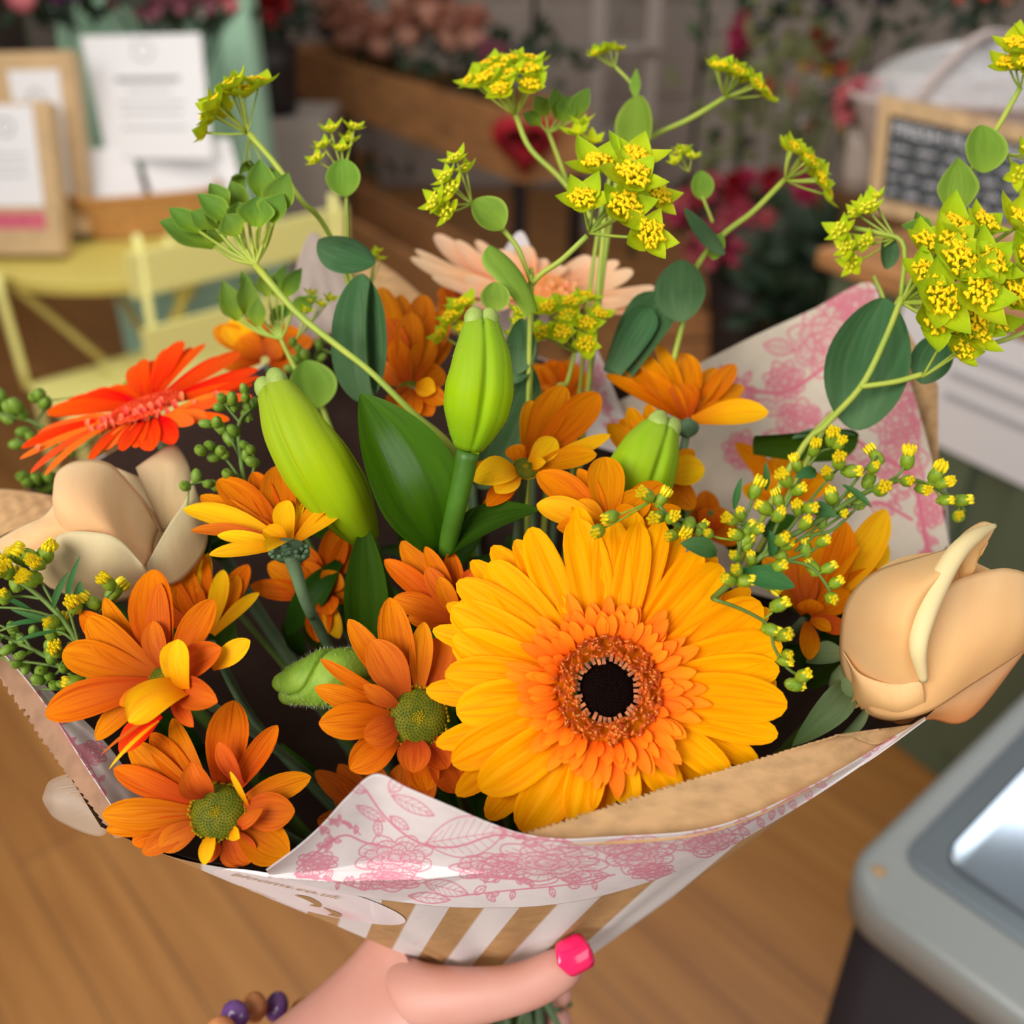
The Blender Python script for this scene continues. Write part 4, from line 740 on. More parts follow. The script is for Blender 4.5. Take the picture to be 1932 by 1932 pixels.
M['lily_tip'] = mat('pale_lily_bud_tip', C3(.36, .48, .10), .6, noise=.3, nscale=200)
r1 = lily_bud('lily_bud', 'tall upright downy lily bud in the centre of the bouquet', [(884, 845, .322), (898, 770, .318), (908, 690, .316), (907, 594, .318)], 128, .318, 'lily',
         [(884, 850, .322), (873, 905, .326), (858, 970, .332), (845, 1040, .342), (850, 1130, .355), (880, 1300, .375), (970, 1895, .452)], rot=4.95, fuzz=420)
r2 = lily_bud('lily_bud', 'large pale green lily bud leaning left beside the red gerbera', [(690, 1015, .35), (632, 925, .335), (562, 820, .33), (512, 716, .335)], 134, .332, 'lily',
         [(690, 1015, .35), (720, 1100, .36), (800, 1350, .39), (965, 1895, .452)], rot=4.25)
lily_bud('lily_bud', 'smooth green lily bud pointing up right among the amber chrysanthemums', [(1165, 985, .36), (1190, 930, .355), (1222, 860, .352), (1254, 792, .352)], 132, .352, 'lily',
         [(1165, 985, .36), (1150, 1060, .37), (1080, 1400, .40), (985, 1895, .452)], rot=5.05)
lily_bud('lily_bud', 'furry dark green lily bud lying sideways beside the copper chrysanthemum', [(720, 1262, .335), (660, 1272, .325), (600, 1283, .322), (535, 1296, .325)], 116, .325, 'lily_f',
         [(720, 1262, .335), (800, 1290, .35), (900, 1500, .40), (970, 1895, .452)], rot=4.1, fuzz=2600, prof=[(0, .6), (.1, .75), (.4, 1), (.55, 1.0), (.68, .86), (.78, .80), (.92, .66), (.98, .5), (1, .3)])
blade('lily_leaf', P(834, 1045, .345), P(680, 742, .325), 172 / F * .335, CN(.45, .0, 1), M['lleaf'], r1, prof='leaf', bend=.10, cup=.35, nu=13, nv=22, ridge=.012)
blade('lily_leaf', P(826, 1062, .345), P(1020, 962, .335), 88 / F * .34, CN(0, .8, .7), M['dleaf'], r1, prof='leaf', bend=.14, cup=.3, nu=9, nv=16)
blade('lily_leaf', P(850, 1075, .35), P(700, 1040, .36), 40 / F * .34, CN(0, .8, .7), M['dleaf'], r1, prof='leaf', bend=.1)
blade('lily_leaf', P(905, 845, .318), P(868, 900, .325), 22 / F * .32, CN(.6, 0, 1), M['lily'], r1, prof='leaf', bend=-.1)
blade('lily_leaf', P(695, 1250, .35), P(688, 988, .34), 84 / F * .34, CN(.1, .2, 1), M['dleaf'], r2, prof='leaf', bend=.04, cup=.4, nu=9, nv=16)
blade('lily_leaf', P(640, 1060, .37), P(540, 1200, .37), 60 / F * .36, CN(.1, .4, 1), M['dleaf'], r2, prof='leaf', bend=.1)

# ------------------------------------------------------------------ bupleurum
random.seed(21)
BG = 'bupleurum sprays'
def rndleaf(root, bu, bv, tu, tv, wpx, d, mt='bleaf', n3=(0, .3, 1), dd=0, prof='round', bend=.05, cup=.3, name='leaf', curl=0, wave=0, nu=11, nv=18, side=0):
    if prof in ('oval', 'round') : prof = 'egg'; bu, bv = bu - (tu - bu) * .05, bv - (tv - bv) * .05; nv = 22
    blade(name, P(bu, bv, d), P(tu, tv, d + dd), wpx / F * d, CN(*n3), M[mt], root, prof=prof, bend=bend, cup=cup, nu=nu, nv=nv, ridge=.008, curl=curl, wave=wave, side=side)
def umbellet(um, c, n, r, style, nfl=14, nb=5):
    """a whorl of pointed bracts round a dome of tiny florets"""
    a, b, n = frame(n); ph = random.uniform(0, 6.28); bm_ = {'y': 'ybract', 'g': 'gbract', 'l': 'ybract'}[style]
    up = {'y': .55, 'g': 1.3, 'l': .6}[style]
    for i in range(nb):
        an = ph + i * 2 * math.pi / nb + random.uniform(-.2, .2); dr = (a * math.cos(an) + b * math.sin(an)); L_ = r * random.uniform(.98, 1.35)
        tip = c + (dr + n * (up * random.uniform(.6, 1.3))).normalized() * L_
        blade('bract', c + dr * r * .06, tip, L_ * {'y': .72, 'g': .62, 'l': .55}[style], (n - dr * up), M[bm_], um, prof='bract', bend=-.06, cup=.35, nu=5, nv=8, curl=-.06)
    if nfl:
        mb = MB()
        for i in range(nfl):
            rr = r * .48 * math.sqrt((i + .5) / nfl); an = i * 2.4 + ph
            q = c + (a * math.cos(an) + b * math.sin(an)) * rr + n * (r * .46 - rr * .25 + random.uniform(-.03, .05) * r)
            mb.add(*tubeVF([c + n * r * .03, q], r * .022, 4, 2, caps=False), 1)
            mb.add(*ballVF(q, r * .088, (a, b, n), (1, 1, .7), 6, 5))
            for k in range(3):
                e = q + (a * math.cos(k * 2.1 + i) + b * math.sin(k * 2.1 + i)) * r * .085; mb.add(*ballVF(e, r * .055, None, (1, 1, 1), 5, 4))
        tag(mb.build('floret_cluster', [M['yfl'] if style != 'l' else M['lfl'], M['ybract']], um), kind='stuff')
def umbel(root, cu, cv, d, rpx, n3, style='y', k=8, hub=None, ur=.42, nfl=14, flat=1.0, pts=None, nb=5):
    r = rpx / F * d; n = CN(*n3); C = P(cu, cv, d); a, b, n = frame(n)
    H = P(*hub) if hub else C - n * r * .9
    cs = [P(*p) for p in pts] if pts else [C + (a * math.cos(i * 2.4) + b * math.sin(i * 2.4)) * r * .74 * math.sqrt((i + .3) / k) + n * r * .18 * (1 - (i / k)) * flat for i in range(k)]
    mb = MB()
    for c in cs: mb.add(*tubeVF([H, H.lerp(c, .5) - n * r * .03, c], r * .018 + .00018, 5, 6))
    um = mb.build('umbel', M['bstem'], root)
    for c in cs:
        o = (c - H).normalized(); umbellet(um, c, (n * 1.4 + o).normalized(), r * ur * random.uniform(.85, 1.15), style, nfl, nb)
    return um
def bup(label, pts, r=(.0007, .0011, .0013), tail=True, m='bstem'):
    Q = [P(*p) for p in pts]
    if tail: Q += [Q[-1].lerp(NECK, .5), NECK + Vector((random.uniform(-.008, .008), random.uniform(-.006, .006), 0))]
    root = thing('bupleurum_stem', label, 'greenery stem', Q[-1] if not tail else Q[-1], BG)
    tube('stem', Q, list(r), M[m], root, n=7, seg=30)
    return root
def side(root, pts, r=.0007): tube('side_stem', [P(*p) for p in pts], r, M['bstem'], root, n=6, seg=14)
# left spray
b = bup('bupleurum spray arching furthest left with a lime umbel over green leafy heads', [(470, 252, .37), (520, 310, .37), (570, 380, .37), (603, 412, .38), (640, 480, .39), (668, 580, .395), (690, 700, .40)], r=(.0012, .0010, .0012))
umbel(b, 428, 208, .37, 92, (-.75, .55, .35), 'y', 9, hub=(468, 252, .372), ur=.40)
umbel(b, 470, 165, .368, 46, (-.1, .7, .6), 'y', 2, hub=(468, 250, .37), ur=.9, nfl=8, pts=[(462, 185, .368), (487, 165, .37)])
umbel(b, 470, 300, .385, 50, (0, -.3, .8), 'g', 3, hub=(470, 255, .38), ur=.6, nfl=0, pts=[(472, 305, .385), (500, 320, .385), (455, 330, .388)])
b = bup('bupleurum stem tipped with a big cluster of leafy green bracts, upper left', [(482, 500, .362), (560, 590, .36), (640, 655, .356), (700, 702, .352), (780, 780, .354), (838, 828, .364), (868, 875, .380), (880, 980, .39)], r=(.0014, .0012, .0013, .0014))
GB = [((482, 500), (300, 418), 66), ((470, 480), (385, 382), 44), ((478, 470), (400, 350), 46), ((480, 460), (372, 365), 40), ((440, 480), (400, 420), 46), ((484, 470), (487, 370), 62), ((500, 460), (535, 365), 60), ((500, 470), (545, 325), 56),
      ((490, 440), (435, 340), 40), ((500, 430), (490, 300), 46), ((510, 430), (520, 320), 44), ((470, 470), (425, 405), 50), ((440, 450), (360, 400), 44), ((460, 450), (450, 380), 46), ((450, 430), (395, 345), 36), ((420, 470), (318, 392), 36)]
for i, (p0, p1, wd) in enumerate(GB):
    u0 = p0[0] + (p1[0] - p0[0]) * .42; v0 = p0[1] + (p1[1] - p0[1]) * .42; dd = random.uniform(-.010, .012)
    side(b, [(482, 500, .362), ((482 + u0) / 2 + random.uniform(-4, 4), (500 + v0) / 2 + 6, .362), (u0, v0, .362 + dd)], .0006)
    rndleaf(b, u0, v0, p1[0], p1[1], wd * 1.18, .362 + dd, 'gbract', (random.uniform(-.5, .5), .2, 1), prof='bract', bend=.06, cup=.5, name='bract', nu=7, nv=12)
b = bup('short bupleurum stem carrying loose green bracts just above the orange bloom at left', [(530, 640, .40), (560, 700, .40), (620, 800, .40)], r=(.0009, .0012, .0012))
for (p0, p1, wd) in [((450, 605), (420, 528), 44), ((470, 600), (462, 520), 46), ((490, 615), (488, 560), 42), ((455, 600), (410, 560), 40), ((520, 560), (540, 500), 36), ((535, 560), (570, 505), 36), ((505, 560), (500, 505), 34), ((550, 590), (600, 560), 34), ((510, 600), (560, 580), 30), ((480, 580), (455, 510), 34)]:
    side(b, [(530, 640, .40), ((530 + p0[0]) / 2, (640 + p0[1]) / 2 + 6, .40), (p0[0], p0[1], .40)], .0006)
    rndleaf(b, p0[0], p0[1], p1[0], p1[1], wd, .40 + random.uniform(-.008, .008), 'gbract', (random.uniform(-.4, .4), .1, 1), prof='bract', cup=.5, name='bract', nu=7, nv=12)
umbel(b, 592, 575, .40, 44, (.1, .5, .8), 'l', 5, hub=(560, 640, .40), ur=.42, nfl=7)
b = bup('slim bupleurum stem with a small lime star head above a round leaf, upper left', [(652, 350, .385), (655, 410, .385), (660, 500, .39), (690, 690, .385), (700, 760, .40)], r=(.0007, .0008, .0010, .0011))
rndleaf(b, 652, 368, 646, 300, 66, .383, 'gleaf', (0, .1, 1), prof='oval', cup=.4)
umbel(b, 642, 262, .385, 66, (0, .5, .8), 'l', 6, hub=(648, 330, .386), ur=.40, nfl=9, pts=[(600, 305, .383), (612, 280, .385), (625, 250, .386), (668, 245, .385), (645, 285, .384), (660, 270, .388)])
rndleaf(b, 605, 455, 708, 496, 90, .375, 'bleaf', (-.5, .6, .7), prof='round', cup=-.5, bend=.08)
rndleaf(b, 692, 750, 682, 516, 128, .372, 'bleaf', (-.5, .1, 1), prof='oval', cup=.55, bend=.05, wave=.02, side=-.08)
rndleaf(b, 704, 740, 700, 520, 50, .366, 'bleaf', (-1, .0, .35), prof='oval', cup=.3, bend=.04)
rndleaf(b, 600, 765, 575, 680, 90, .395, 'gleaf', (.2, .3, 1), prof='oval')
umbel(b, 712, 488, .41, 26, (0, .6, .8), 'l', 4, hub=(700, 540, .41), ur=.5, nfl=7)
# centre
b = bup('bupleurum stem with a small star head and round leaf over the peach gerbera', [(948, 432, .365), (975, 465, .366), (990, 500, .367), (1000, 530, .368), (1003, 580, .375)], r=(.0010, .0008, .0010))
rndleaf(b, 946, 430, 893, 378, 68, .362, 'gleaf', (.2, .1, 1), prof='oval', cup=.4)
umbel(b, 853, 348, .362, 66, (-.3, .4, .85), 'l', 5, hub=(890, 385, .364), ur=.50, nfl=9, pts=[(862, 305, .362), (880, 325, .365), (845, 340, .361), (858, 362, .36), (826, 385, .362), (850, 400, .362)])
rndleaf(b, 1012, 585, 924, 462, 66, .358, 'gleaf', (.5, .5, .7), prof='strap', cup=-.9, bend=.12)
rndleaf(b, 935, 585, 934, 532, 56, .352, 'gleaf', (0, .1, 1), prof='round', cup=.35)
tube('side_stem', [P(935, 560, .352), P(925, 600, .36), P(950, 660, .37)], .0006, M['bstem'], b)
rndleaf(b, 975, 700, 985, 600, 60, .375, 'bleaf', (.3, .1, 1), prof='oval')
b = bup('bupleurum stem with the largest bright yellow umbel facing forward, upper centre', [(1108, 445, .352), (1060, 490, .356), (1008, 532, .362), (1000, 600, .37)], r=(.0011, .0010, .0011))
umbel(b, 1175, 370, .35, 120, (-.05, .35, .93), 'y', 7, hub=(1112, 440, .356), ur=.50, nfl=17, pts=[(1100, 385, .346), (1128, 325, .352), (1188, 345, .343), (1195, 310, .352), (1232, 375, .350), (1172, 400, .344), (1218, 448, .342)])
b = bup('bupleurum stem with a broad yellow umbel on a tall curved stalk, top centre', [(972, 215, .40), (1000, 280, .40), (1060, 340, .40), (1120, 420, .40), (1135, 480, .402)], r=(.0011, .0011, .0012))
umbel(b, 955, 155, .395, 96, (-.15, .62, .77), 'y', 11, hub=(972, 218, .40), ur=.40, nfl=14)
side(b, [(1035, 250, .41), (1050, 290, .41), (1070, 345, .405)], .001)
for (p0, p1, wd) in [((1050, 225), (1045, 165), 44), ((1085, 225), (1112, 165), 42), ((1030, 220), (1010, 180), 38), ((1060, 230), (1075, 180), 40), ((1020, 235), (985, 215), 34)]:
    side(b, [(1035, 252, .41), (p0[0], p0[1], .41)], .0005); rndleaf(b, p0[0], p0[1], p1[0], p1[1], wd, .41, 'gbract', (random.uniform(-.4, .4), .2, 1), prof='bract', cup=.5, name='bract', nu=7, nv=11)
umbel(b, 1100, 262, .40, 48, (0, .4, .9), 'l', 3, hub=(1110, 310, .40), ur=.7, nfl=0)
umbel(b, 1290, 300, .41, 40, (0, .7, .7), 'l', 4, hub=(1300, 325, .41), ur=.55, nfl=6)
rndleaf(b, 1325, 375, 1322, 322, 44, .41, 'gleaf', (0, .2, 1), prof='oval')
side(b, [(1325, 370, .41), (1345, 420, .41)], .0007)
b = bup('bupleurum stem with a small umbel above a folded leaf, top right of centre', [(1160, 125, .42), (1195, 165, .42), (1205, 220, .42), (1200, 280, .42), (1130, 420, .41)], r=(.0007, .0008, .0011))
umbel(b, 1145, 105, .42, 50, (-.1, .85, .4), 'y', 5, hub=(1160, 128, .42), ur=.42, nfl=8)
rndleaf(b, 1205, 292, 1203, 180, 74, .415, 'gleaf', (-.5, .1, 1), prof='oval', cup=.6)
rndleaf(b, 1200, 185, 1201, 128, 22, .418, 'gleaf', (-.5, .1, 1), prof='bract')
b = bup('bupleurum stem running down from the tilted yellow umbel near the top right', [(1372, 182, .42), (1300, 225, .42), (1235, 255, .42), (1190, 292, .42), (1150, 420, .41)], r=(.0012, .0011, .0012))
umbel(b, 1388, 155, .415, 80, (.42, .80, .42), 'y', 12, hub=(1368, 183, .42), ur=.36, nfl=11)
b = bup('bupleurum stem with a yellow umbel tilted right over the pink flowers', [(1482, 338, .40), (1420, 400, .40), (1362, 445, .40), (1310, 512, .40), (1290, 600, .40)], r=(.0012, .0012, .0013))
umbel(b, 1515, 322, .395, 84, (.72, .58, .38), 'y', 13, hub=(1482, 340, .40), ur=.35, nfl=12)
rndleaf(b, 1365, 475, 1293, 392, 52, .395, 'bleaf', (.5, .4, .8), prof='oval', cup=-.5, bend=.06)
rndleaf(b, 1345, 488, 1360, 440, 30, .398, 'gleaf', (0, .2, 1), prof='oval')
rndleaf(b, 1285, 602, 1285, 490, 96, .395, 'bleaf', (-.3, .2, 1), prof='round', cup=.4)
rndleaf(b, 1165, 715, 1262, 558, 96, .405, 'bleaf', (-.3, .3, 1), prof='strap', cup=.5)
rndleaf(b, 1155, 700, 1225, 580, 60, .40, 'bleaf', (.3, .3, 1), prof='strap', cup=.5)
b = bup('low bupleurum spray of dull yellow umbels tucked beneath the peach gerbera', [(1085, 660, .40), (1070, 720, .40), (1040, 800, .40)], r=(.0009, .0011, .0012))
umbel(b, 1082, 612, .395, 92, (.05, .45, .9), 'y', 9, hub=(1085, 665, .40), ur=.36, nfl=13)
umbel(b, 868, 612, .40, 60, (-.2, .4, .9), 'y', 4, hub=(880, 660, .40), ur=.52, nfl=11)
umbel(b, 985, 615, .385, 46, (.1, .4, .9), 'l', 4, hub=(985, 670, .39), ur=.5, nfl=7)
rndleaf(b, 905, 910, 1003, 692, 120, .385, 'bleaf', (.45, .2, .9), prof='oval', cup=.4, wave=.015)
rndleaf(b, 960, 720, 1005, 690, 44, .378, 'bleaf', (.3, .6, .7), prof='oval', cup=.4)
# right
b = bup('bupleurum spray with the big cluster of yellow heads at the right edge', [(1702, 560, .355), (1670, 640, .358), (1625, 728, .362), (1560, 800, .37), (1480, 900, .38)], r=(.0012, .0012, .0013))
umbel(b, 1820, 500, .345, 165, (-.05, .3, .95), 'y', 16, hub=(1702, 570, .356), ur=.36, nfl=15, pts=[(1745, 470, .346), (1795, 440, .35), (1850, 430, .346), (1915, 430, .345), (1740, 520, .34), (1800, 505, .338), (1860, 500, .338), (1925, 500, .34), (1770, 570, .338), (1835, 560, .336), (1895, 560, .34), (1790, 470, .342), (1760, 600, .342), (1930, 560, .342), (1830, 600, .345)])
umbel(b, 1822, 645, .35, 90, (0, .3, .95), 'y', 4, hub=(1740, 712, .356), ur=.5, nfl=10, pts=[(1790, 625, .346), (1835, 640, .344), (1870, 615, .348), (1808, 668, .345)])
side(b, [(1622, 730, .362), (1690, 720, .358), (1740, 706, .356)], .0011); side(b, [(1840, 655, .352), (1900, 640, .352), (1960, 615, .352)], .0009)
umbel(b, 1622, 435, .372, 72, (-.2, .4, .9), 'l', 6, hub=(1690, 450, .37), ur=.46, nfl=8, pts=[(1600, 470, .37), (1610, 500, .372), (1640, 400, .37), (1618, 405, .374), (1650, 380, .374), (1635, 460, .37), (1590, 440, .372)])
side(b, [(1610, 430, .372), (1660, 440, .37), (1705, 462, .368), (1700, 560, .366)], .0009)
rndleaf(b, 1735, 450, 1728, 398, 46, .362, 'gbract', (.4, .2, 1), prof='bract'); rndleaf(b, 1762, 450, 1700, 425, 60, .358, 'gbract', (0, .4, 1), prof='bract'); rndleaf(b, 1672, 505, 1675, 440, 42, .372, 'bleaf', (.3, .2, 1), prof='oval')
rndleaf(b, 1615, 800, 1668, 562, 150, .372, 'bleaf', (-.25, .15, 1), prof='oval', cup=.5, bend=.03, side=.02)
rndleaf(b, 1740, 720, 1775, 630, 74, .366, 'bleaf', (-.2, .3, 1), prof='oval', cup=.5)
rndleaf(b, 1420, 835, 1620, 826, 66, .395, 'dleaf', (0, -.5, .9), prof='strap', cup=.6)
rndleaf(b, 1500, 828, 1615, 822, 34, .388, 'bleaf', (0, .9, .5), prof='oval', cup=.4)
side(b, [(1648, 520, .38), (1668, 580, .38), (1640, 700, .38), (1530, 820, .385)], .0008)
b = bup('thin bupleurum stem with two round leaves in front of the chalkboard', [(1925, 165, .37), (1885, 235, .372), (1835, 315, .372), (1800, 395, .37), (1760, 470, .366), (1700, 560, .37), (1560, 800, .38)], r=(.0010, .0010, .0012))
umbel(b, 1915, 110, .365, 66, (.1, .4, .9), 'y', 4, hub=(1925, 168, .37), ur=.62, nfl=15, pts=[(1912, 95, .364), (1935, 130, .362), (1905, 130, .366), (1945, 80, .366)])
rndleaf(b, 1854, 322, 1852, 236, 86, .366, 'gleaf', (.1, .2, 1), prof='round', cup=.25)
rndleaf(b, 1802, 405, 1808, 296, 74, .368, 'gleaf', (-.3, .2, 1), prof='bract', cup=.55)
umbel(b, 1925, 318, .37, 50, (-.5, .4, .7), 'l', 4, hub=(1900, 292, .37), ur=.7, nfl=7, pts=[(1920, 330, .368), (1935, 290, .368), (1945, 350, .37)])
side(b, [(1870, 290, .368), (1905, 292, .37), (1940, 300, .37)], .0006)

# ------------------------------------------------------------------ goldenrod
random.seed(9)
SG = 'goldenrod sprays'
def goldenrod(label, branches, buds, d, leaves=(), style='y', r=11, main=.0011):
    C = P(*branches[0][0][:2], branches[0][0][2] if len(branches[0][0]) > 2 else d)
    root = thing('goldenrod_spray', label, 'filler flower', C, SG); B = []
    for i, br in enumerate(branches):
        Q = [P(p[0], p[1], p[2] if len(p) > 2 else d) for p in br]; V = spline(Q, 48); B.append(V)
        tube('stem' if i == 0 else 'side_stem', Q, [main, main * .5] if i == 0 else [.0006, .0004], M['sstem'], root, n=6, seg=16)
    A = np.vstack(B)
    for bd in buds:
        u, v = bd[:2]; op = len(bd) > 2 and bd[2]; dd = d + random.uniform(-.006, .004); c = P(u, v, dd)
        D = np.linalg.norm(A - np.array(c), axis=1); j = int(np.argmin(D)); j = j if j % 48 == 0 else j - 1; q = Vector(A[j])
        ax = (c - q); L_ = ax.length
        ax = (ax.normalized() + CN(random.uniform(-.3, .3), random.uniform(0, .4), .35)).normalized() if L_ > 1e-5 else CN(0, .5, .8)
        rr = r * 1.22 / F * d * random.uniform(.85, 1.15); fx = frame(ax); mb = MB()
        mb.add(*tubeVF([q, q.lerp(c, .6) + Vector((0, 0, -.0006)), c - ax * rr], .00032, 5, 5))
        mb.add(*ballVF(c, rr, fx, (.82, .82, 1.25), 10, 7)) 
        for k in range(7):      # overlapping green scales
            an = k * 2.4; e = (fx[0] * math.cos(an) + fx[1] * math.sin(an)); mb.add(*ballVF(c + e * rr * .55 - ax * rr * (.5 - k * .1), rr * .42, (e, ax.cross(e), ax), (.5, .8, 1.5), 6, 5))
        if style != 'g':
            nn = 13 if op else 8
            for k in range(nn):
                an = k * 2.4; ra = rr * (.75 if op else .55) * math.sqrt(k / nn); e = fx[0] * math.cos(an) + fx[1] * math.sin(an)
                mb.add(*ballVF(c + e * ra + ax * rr * (1.45 if op else 1.0), rr * .24, (fx[0], fx[1], ax), (1, 1, 2.6 if op else 2.2), 6, 4), 1)
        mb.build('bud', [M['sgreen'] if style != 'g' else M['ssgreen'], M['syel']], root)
    for (bu, bv, tu, tv, wd) in leaves:
        blade('leaf', P(bu, bv, d), P(tu, tv, d - .004), wd / F * d, CN(random.uniform(-.3, .3), .3, 1), M['sleaf'], root, prof='leaf', bend=.1, cup=.4)
    return root
def cx(l, o, s): return [(o[0] + p[0] / s, o[1] + p[1] / s) + ((True,) if len(p) > 2 else ()) for p in l]
B6 = cx([(840, 690, 1), (880, 720, 1), (740, 750, 1), (645, 840, 1), (580, 920, 1), (405, 980, 1), (880, 820, 1), (820, 890, 1), (950, 870), (1095, 790, 1), (1080, 850), (1270, 810, 1), (1270, 925), (1120, 975, 1), (1350, 970, 1), (1430, 895, 1), (1470, 940, 1),
         (1480, 1035), (1575, 1035), (1560, 1125), (980, 1040), (840, 1015), (900, 1100), (650, 1090, 1), (720, 1080), (690, 1165), (780, 1150, 1), (790, 1268), (540, 1035, 1), (460, 1080), (540, 1120), (270, 1145, 1), (320, 1120), (300, 1230), (360, 1200), (360, 1290), (350, 1260), (290, 1350), (380, 1370),
         (300, 1430), (255, 1485), (340, 1490), (475, 1510, 1), (540, 1340), (590, 1290), (690, 1310), (560, 1260), (540, 1410), (735, 1420), (820, 1420), (860, 1505), (840, 1590), (540, 1630), (495, 1770), (575, 1800), (590, 1910), (1050, 920), (650, 975), (420, 1200), (140, 1225)], (1290, 600), 3.009)
B6 += [(1475, 1198), (1480, 1247), (1515, 1275), (1498, 1292)]
goldenrod('goldenrod spray arching right across the tissue above the big gerbera',
          [[(1345, 1130, .30), (1400, 1080, .292), (1470, 1025, .29), (1540, 985, .288), (1640, 925, .288), (1720, 905, .29), (1790, 935, .292), (1822, 965, .292)], [(1390, 1095), (1400, 1000), (1425, 930)], [(1440, 1050), (1490, 940), (1540, 860), (1570, 845)], [(1470, 1025), (1540, 930), (1585, 880)],
           [(1560, 975), (1620, 900), (1655, 860)], [(1640, 925), (1690, 900), (1712, 870)], [(1440, 1050), (1520, 1010), (1600, 945)], [(1400, 1080), (1480, 1060), (1530, 1070), (1560, 1105), (1570, 1130)], [(1480, 1060), (1530, 1040), (1555, 1020)], [(1345, 1130), (1400, 1150), (1450, 1180), (1460, 1220), (1485, 1260), (1515, 1278)],
           [(1560, 975), (1590, 960), (1640, 950)], [(1500, 1040), (1550, 1000), (1600, 965)], [(1520, 1010), (1570, 1000), (1625, 950)]],
          B6, .29, [(1352, 1045, 1283, 1025, 40), (1385, 960, 1399, 900, 14), (1445, 925, 1444, 870, 14), (1395, 1080, 1500, 1108, 44), (1455, 1050, 1452, 1000, 22), (1590, 915, 1645, 958, 14), (1520, 955, 1580, 975, 30), (1540, 890, 1500, 900, 26)], r=12)
goldenrod('small goldenrod sprig with yellow tufts between two amber chrysanthemums', [[(1290, 1000, .30), (1260, 975), (1235, 940)], [(1260, 975), (1300, 985), (1325, 1000)]],
          [(1222, 935, 1), (1246, 943, 1), (1242, 975, 1), (1266, 978, 1), (1300, 990, 1), (1322, 998), (1152, 975), (1128, 1002), (1268, 1010)], .298, r=13)
L6 = cx([(330, 300, 1), (400, 350, 1), (500, 260, 1), (250, 330, 1), (30, 400, 1), (90, 480, 1), (20, 470, 1), (190, 600, 1), (380, 540, 1), (340, 580, 1), (20, 770, 1), (60, 740), (850, 870, 1), (1240, 610, 1), (1290, 720, 1), (1060, 830, 1), (600, 1050), (580, 1170, 1), (720, 1100, 1), (640, 1380, 1), (860, 1730), (540, 290, 1), (440, 390, 1)], (0, 1000), 6.037)
goldenrod('goldenrod spray with fluffy yellow tufts at the left edge below the cream rose', [[(175, 1300, .33), (140, 1200), (80, 1130), (20, 1090), (-20, 1080)], [(140, 1200), (90, 1120), (60, 1060)], [(80, 1130), (40, 1125), (-10, 1130)], [(150, 1220), (130, 1150), (120, 1140)], [(170, 1240), (190, 1150), (215, 1110)], [(140, 1210), (120, 1195), (100, 1190)], [(150, 1250), (110, 1230), (95, 1230)], [(120, 1170), (50, 1150), (-20, 1145)], [(110, 1160), (60, 1170), (0, 1190)]],
          L6, .325, [(100, 1150, 130, 1078, 14), (128, 1150, 152, 1048, 12), (150, 1160, 152, 1095, 24), (20, 1080, 30, 1035, 8), (60, 1150, 0, 1120, 10), (120, 1180, 20, 1150, 12), (90, 1170, 10, 1180, 10), (110, 1190, 30, 1210, 9)], r=13)
gb = [(random.uniform(-10, 150), random.uniform(1180, 1300)) for _ in range(46)]; gb = [p for p in gb if p[1] < 1240 + p[0] * .6]
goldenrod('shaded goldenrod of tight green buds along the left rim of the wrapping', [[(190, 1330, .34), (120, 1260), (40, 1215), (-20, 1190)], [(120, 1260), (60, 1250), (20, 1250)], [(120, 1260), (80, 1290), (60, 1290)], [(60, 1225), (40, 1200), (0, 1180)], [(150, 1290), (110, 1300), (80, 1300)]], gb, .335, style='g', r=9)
R6 = cx([(1615, 585), (1690, 590), (1710, 640), (1790, 580), (1800, 640), (1850, 620), (1795, 710), (1600, 650), (1500, 770), (1580, 760), (1600, 790), (1670, 880), (1780, 925), (1530, 930), (1460, 965), (1610, 970), (1570, 1010), (1640, 1000), (1830, 960), (1840, 1050), (1790, 1000), (1660, 1140), (1430, 1155), (1350, 1225), (1520, 1210), (1340, 1655), (1340, 1590), (1560, 1220), (1700, 820), (1780, 520)], (0, 600), 3.864)
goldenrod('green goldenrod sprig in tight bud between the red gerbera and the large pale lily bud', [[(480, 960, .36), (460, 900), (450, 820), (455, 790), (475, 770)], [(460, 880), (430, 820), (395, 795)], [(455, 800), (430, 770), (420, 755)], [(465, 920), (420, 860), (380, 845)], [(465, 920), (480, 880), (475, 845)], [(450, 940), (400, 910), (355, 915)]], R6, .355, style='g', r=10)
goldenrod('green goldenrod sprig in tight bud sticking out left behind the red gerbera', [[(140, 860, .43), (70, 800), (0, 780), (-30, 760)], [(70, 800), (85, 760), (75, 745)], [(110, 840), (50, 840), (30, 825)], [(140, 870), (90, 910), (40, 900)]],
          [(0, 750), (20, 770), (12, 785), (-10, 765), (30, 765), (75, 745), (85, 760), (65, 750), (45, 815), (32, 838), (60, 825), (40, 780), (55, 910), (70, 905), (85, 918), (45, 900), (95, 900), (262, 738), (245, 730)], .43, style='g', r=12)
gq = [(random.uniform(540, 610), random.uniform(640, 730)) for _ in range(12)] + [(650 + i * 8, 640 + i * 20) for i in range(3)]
goldenrod('green goldenrod sprig in tight bud behind the lily buds', [[(600, 780, .43), (580, 700), (555, 655)], [(580, 700), (600, 660), (608, 640)]], gq, .43, style='g', r=9)

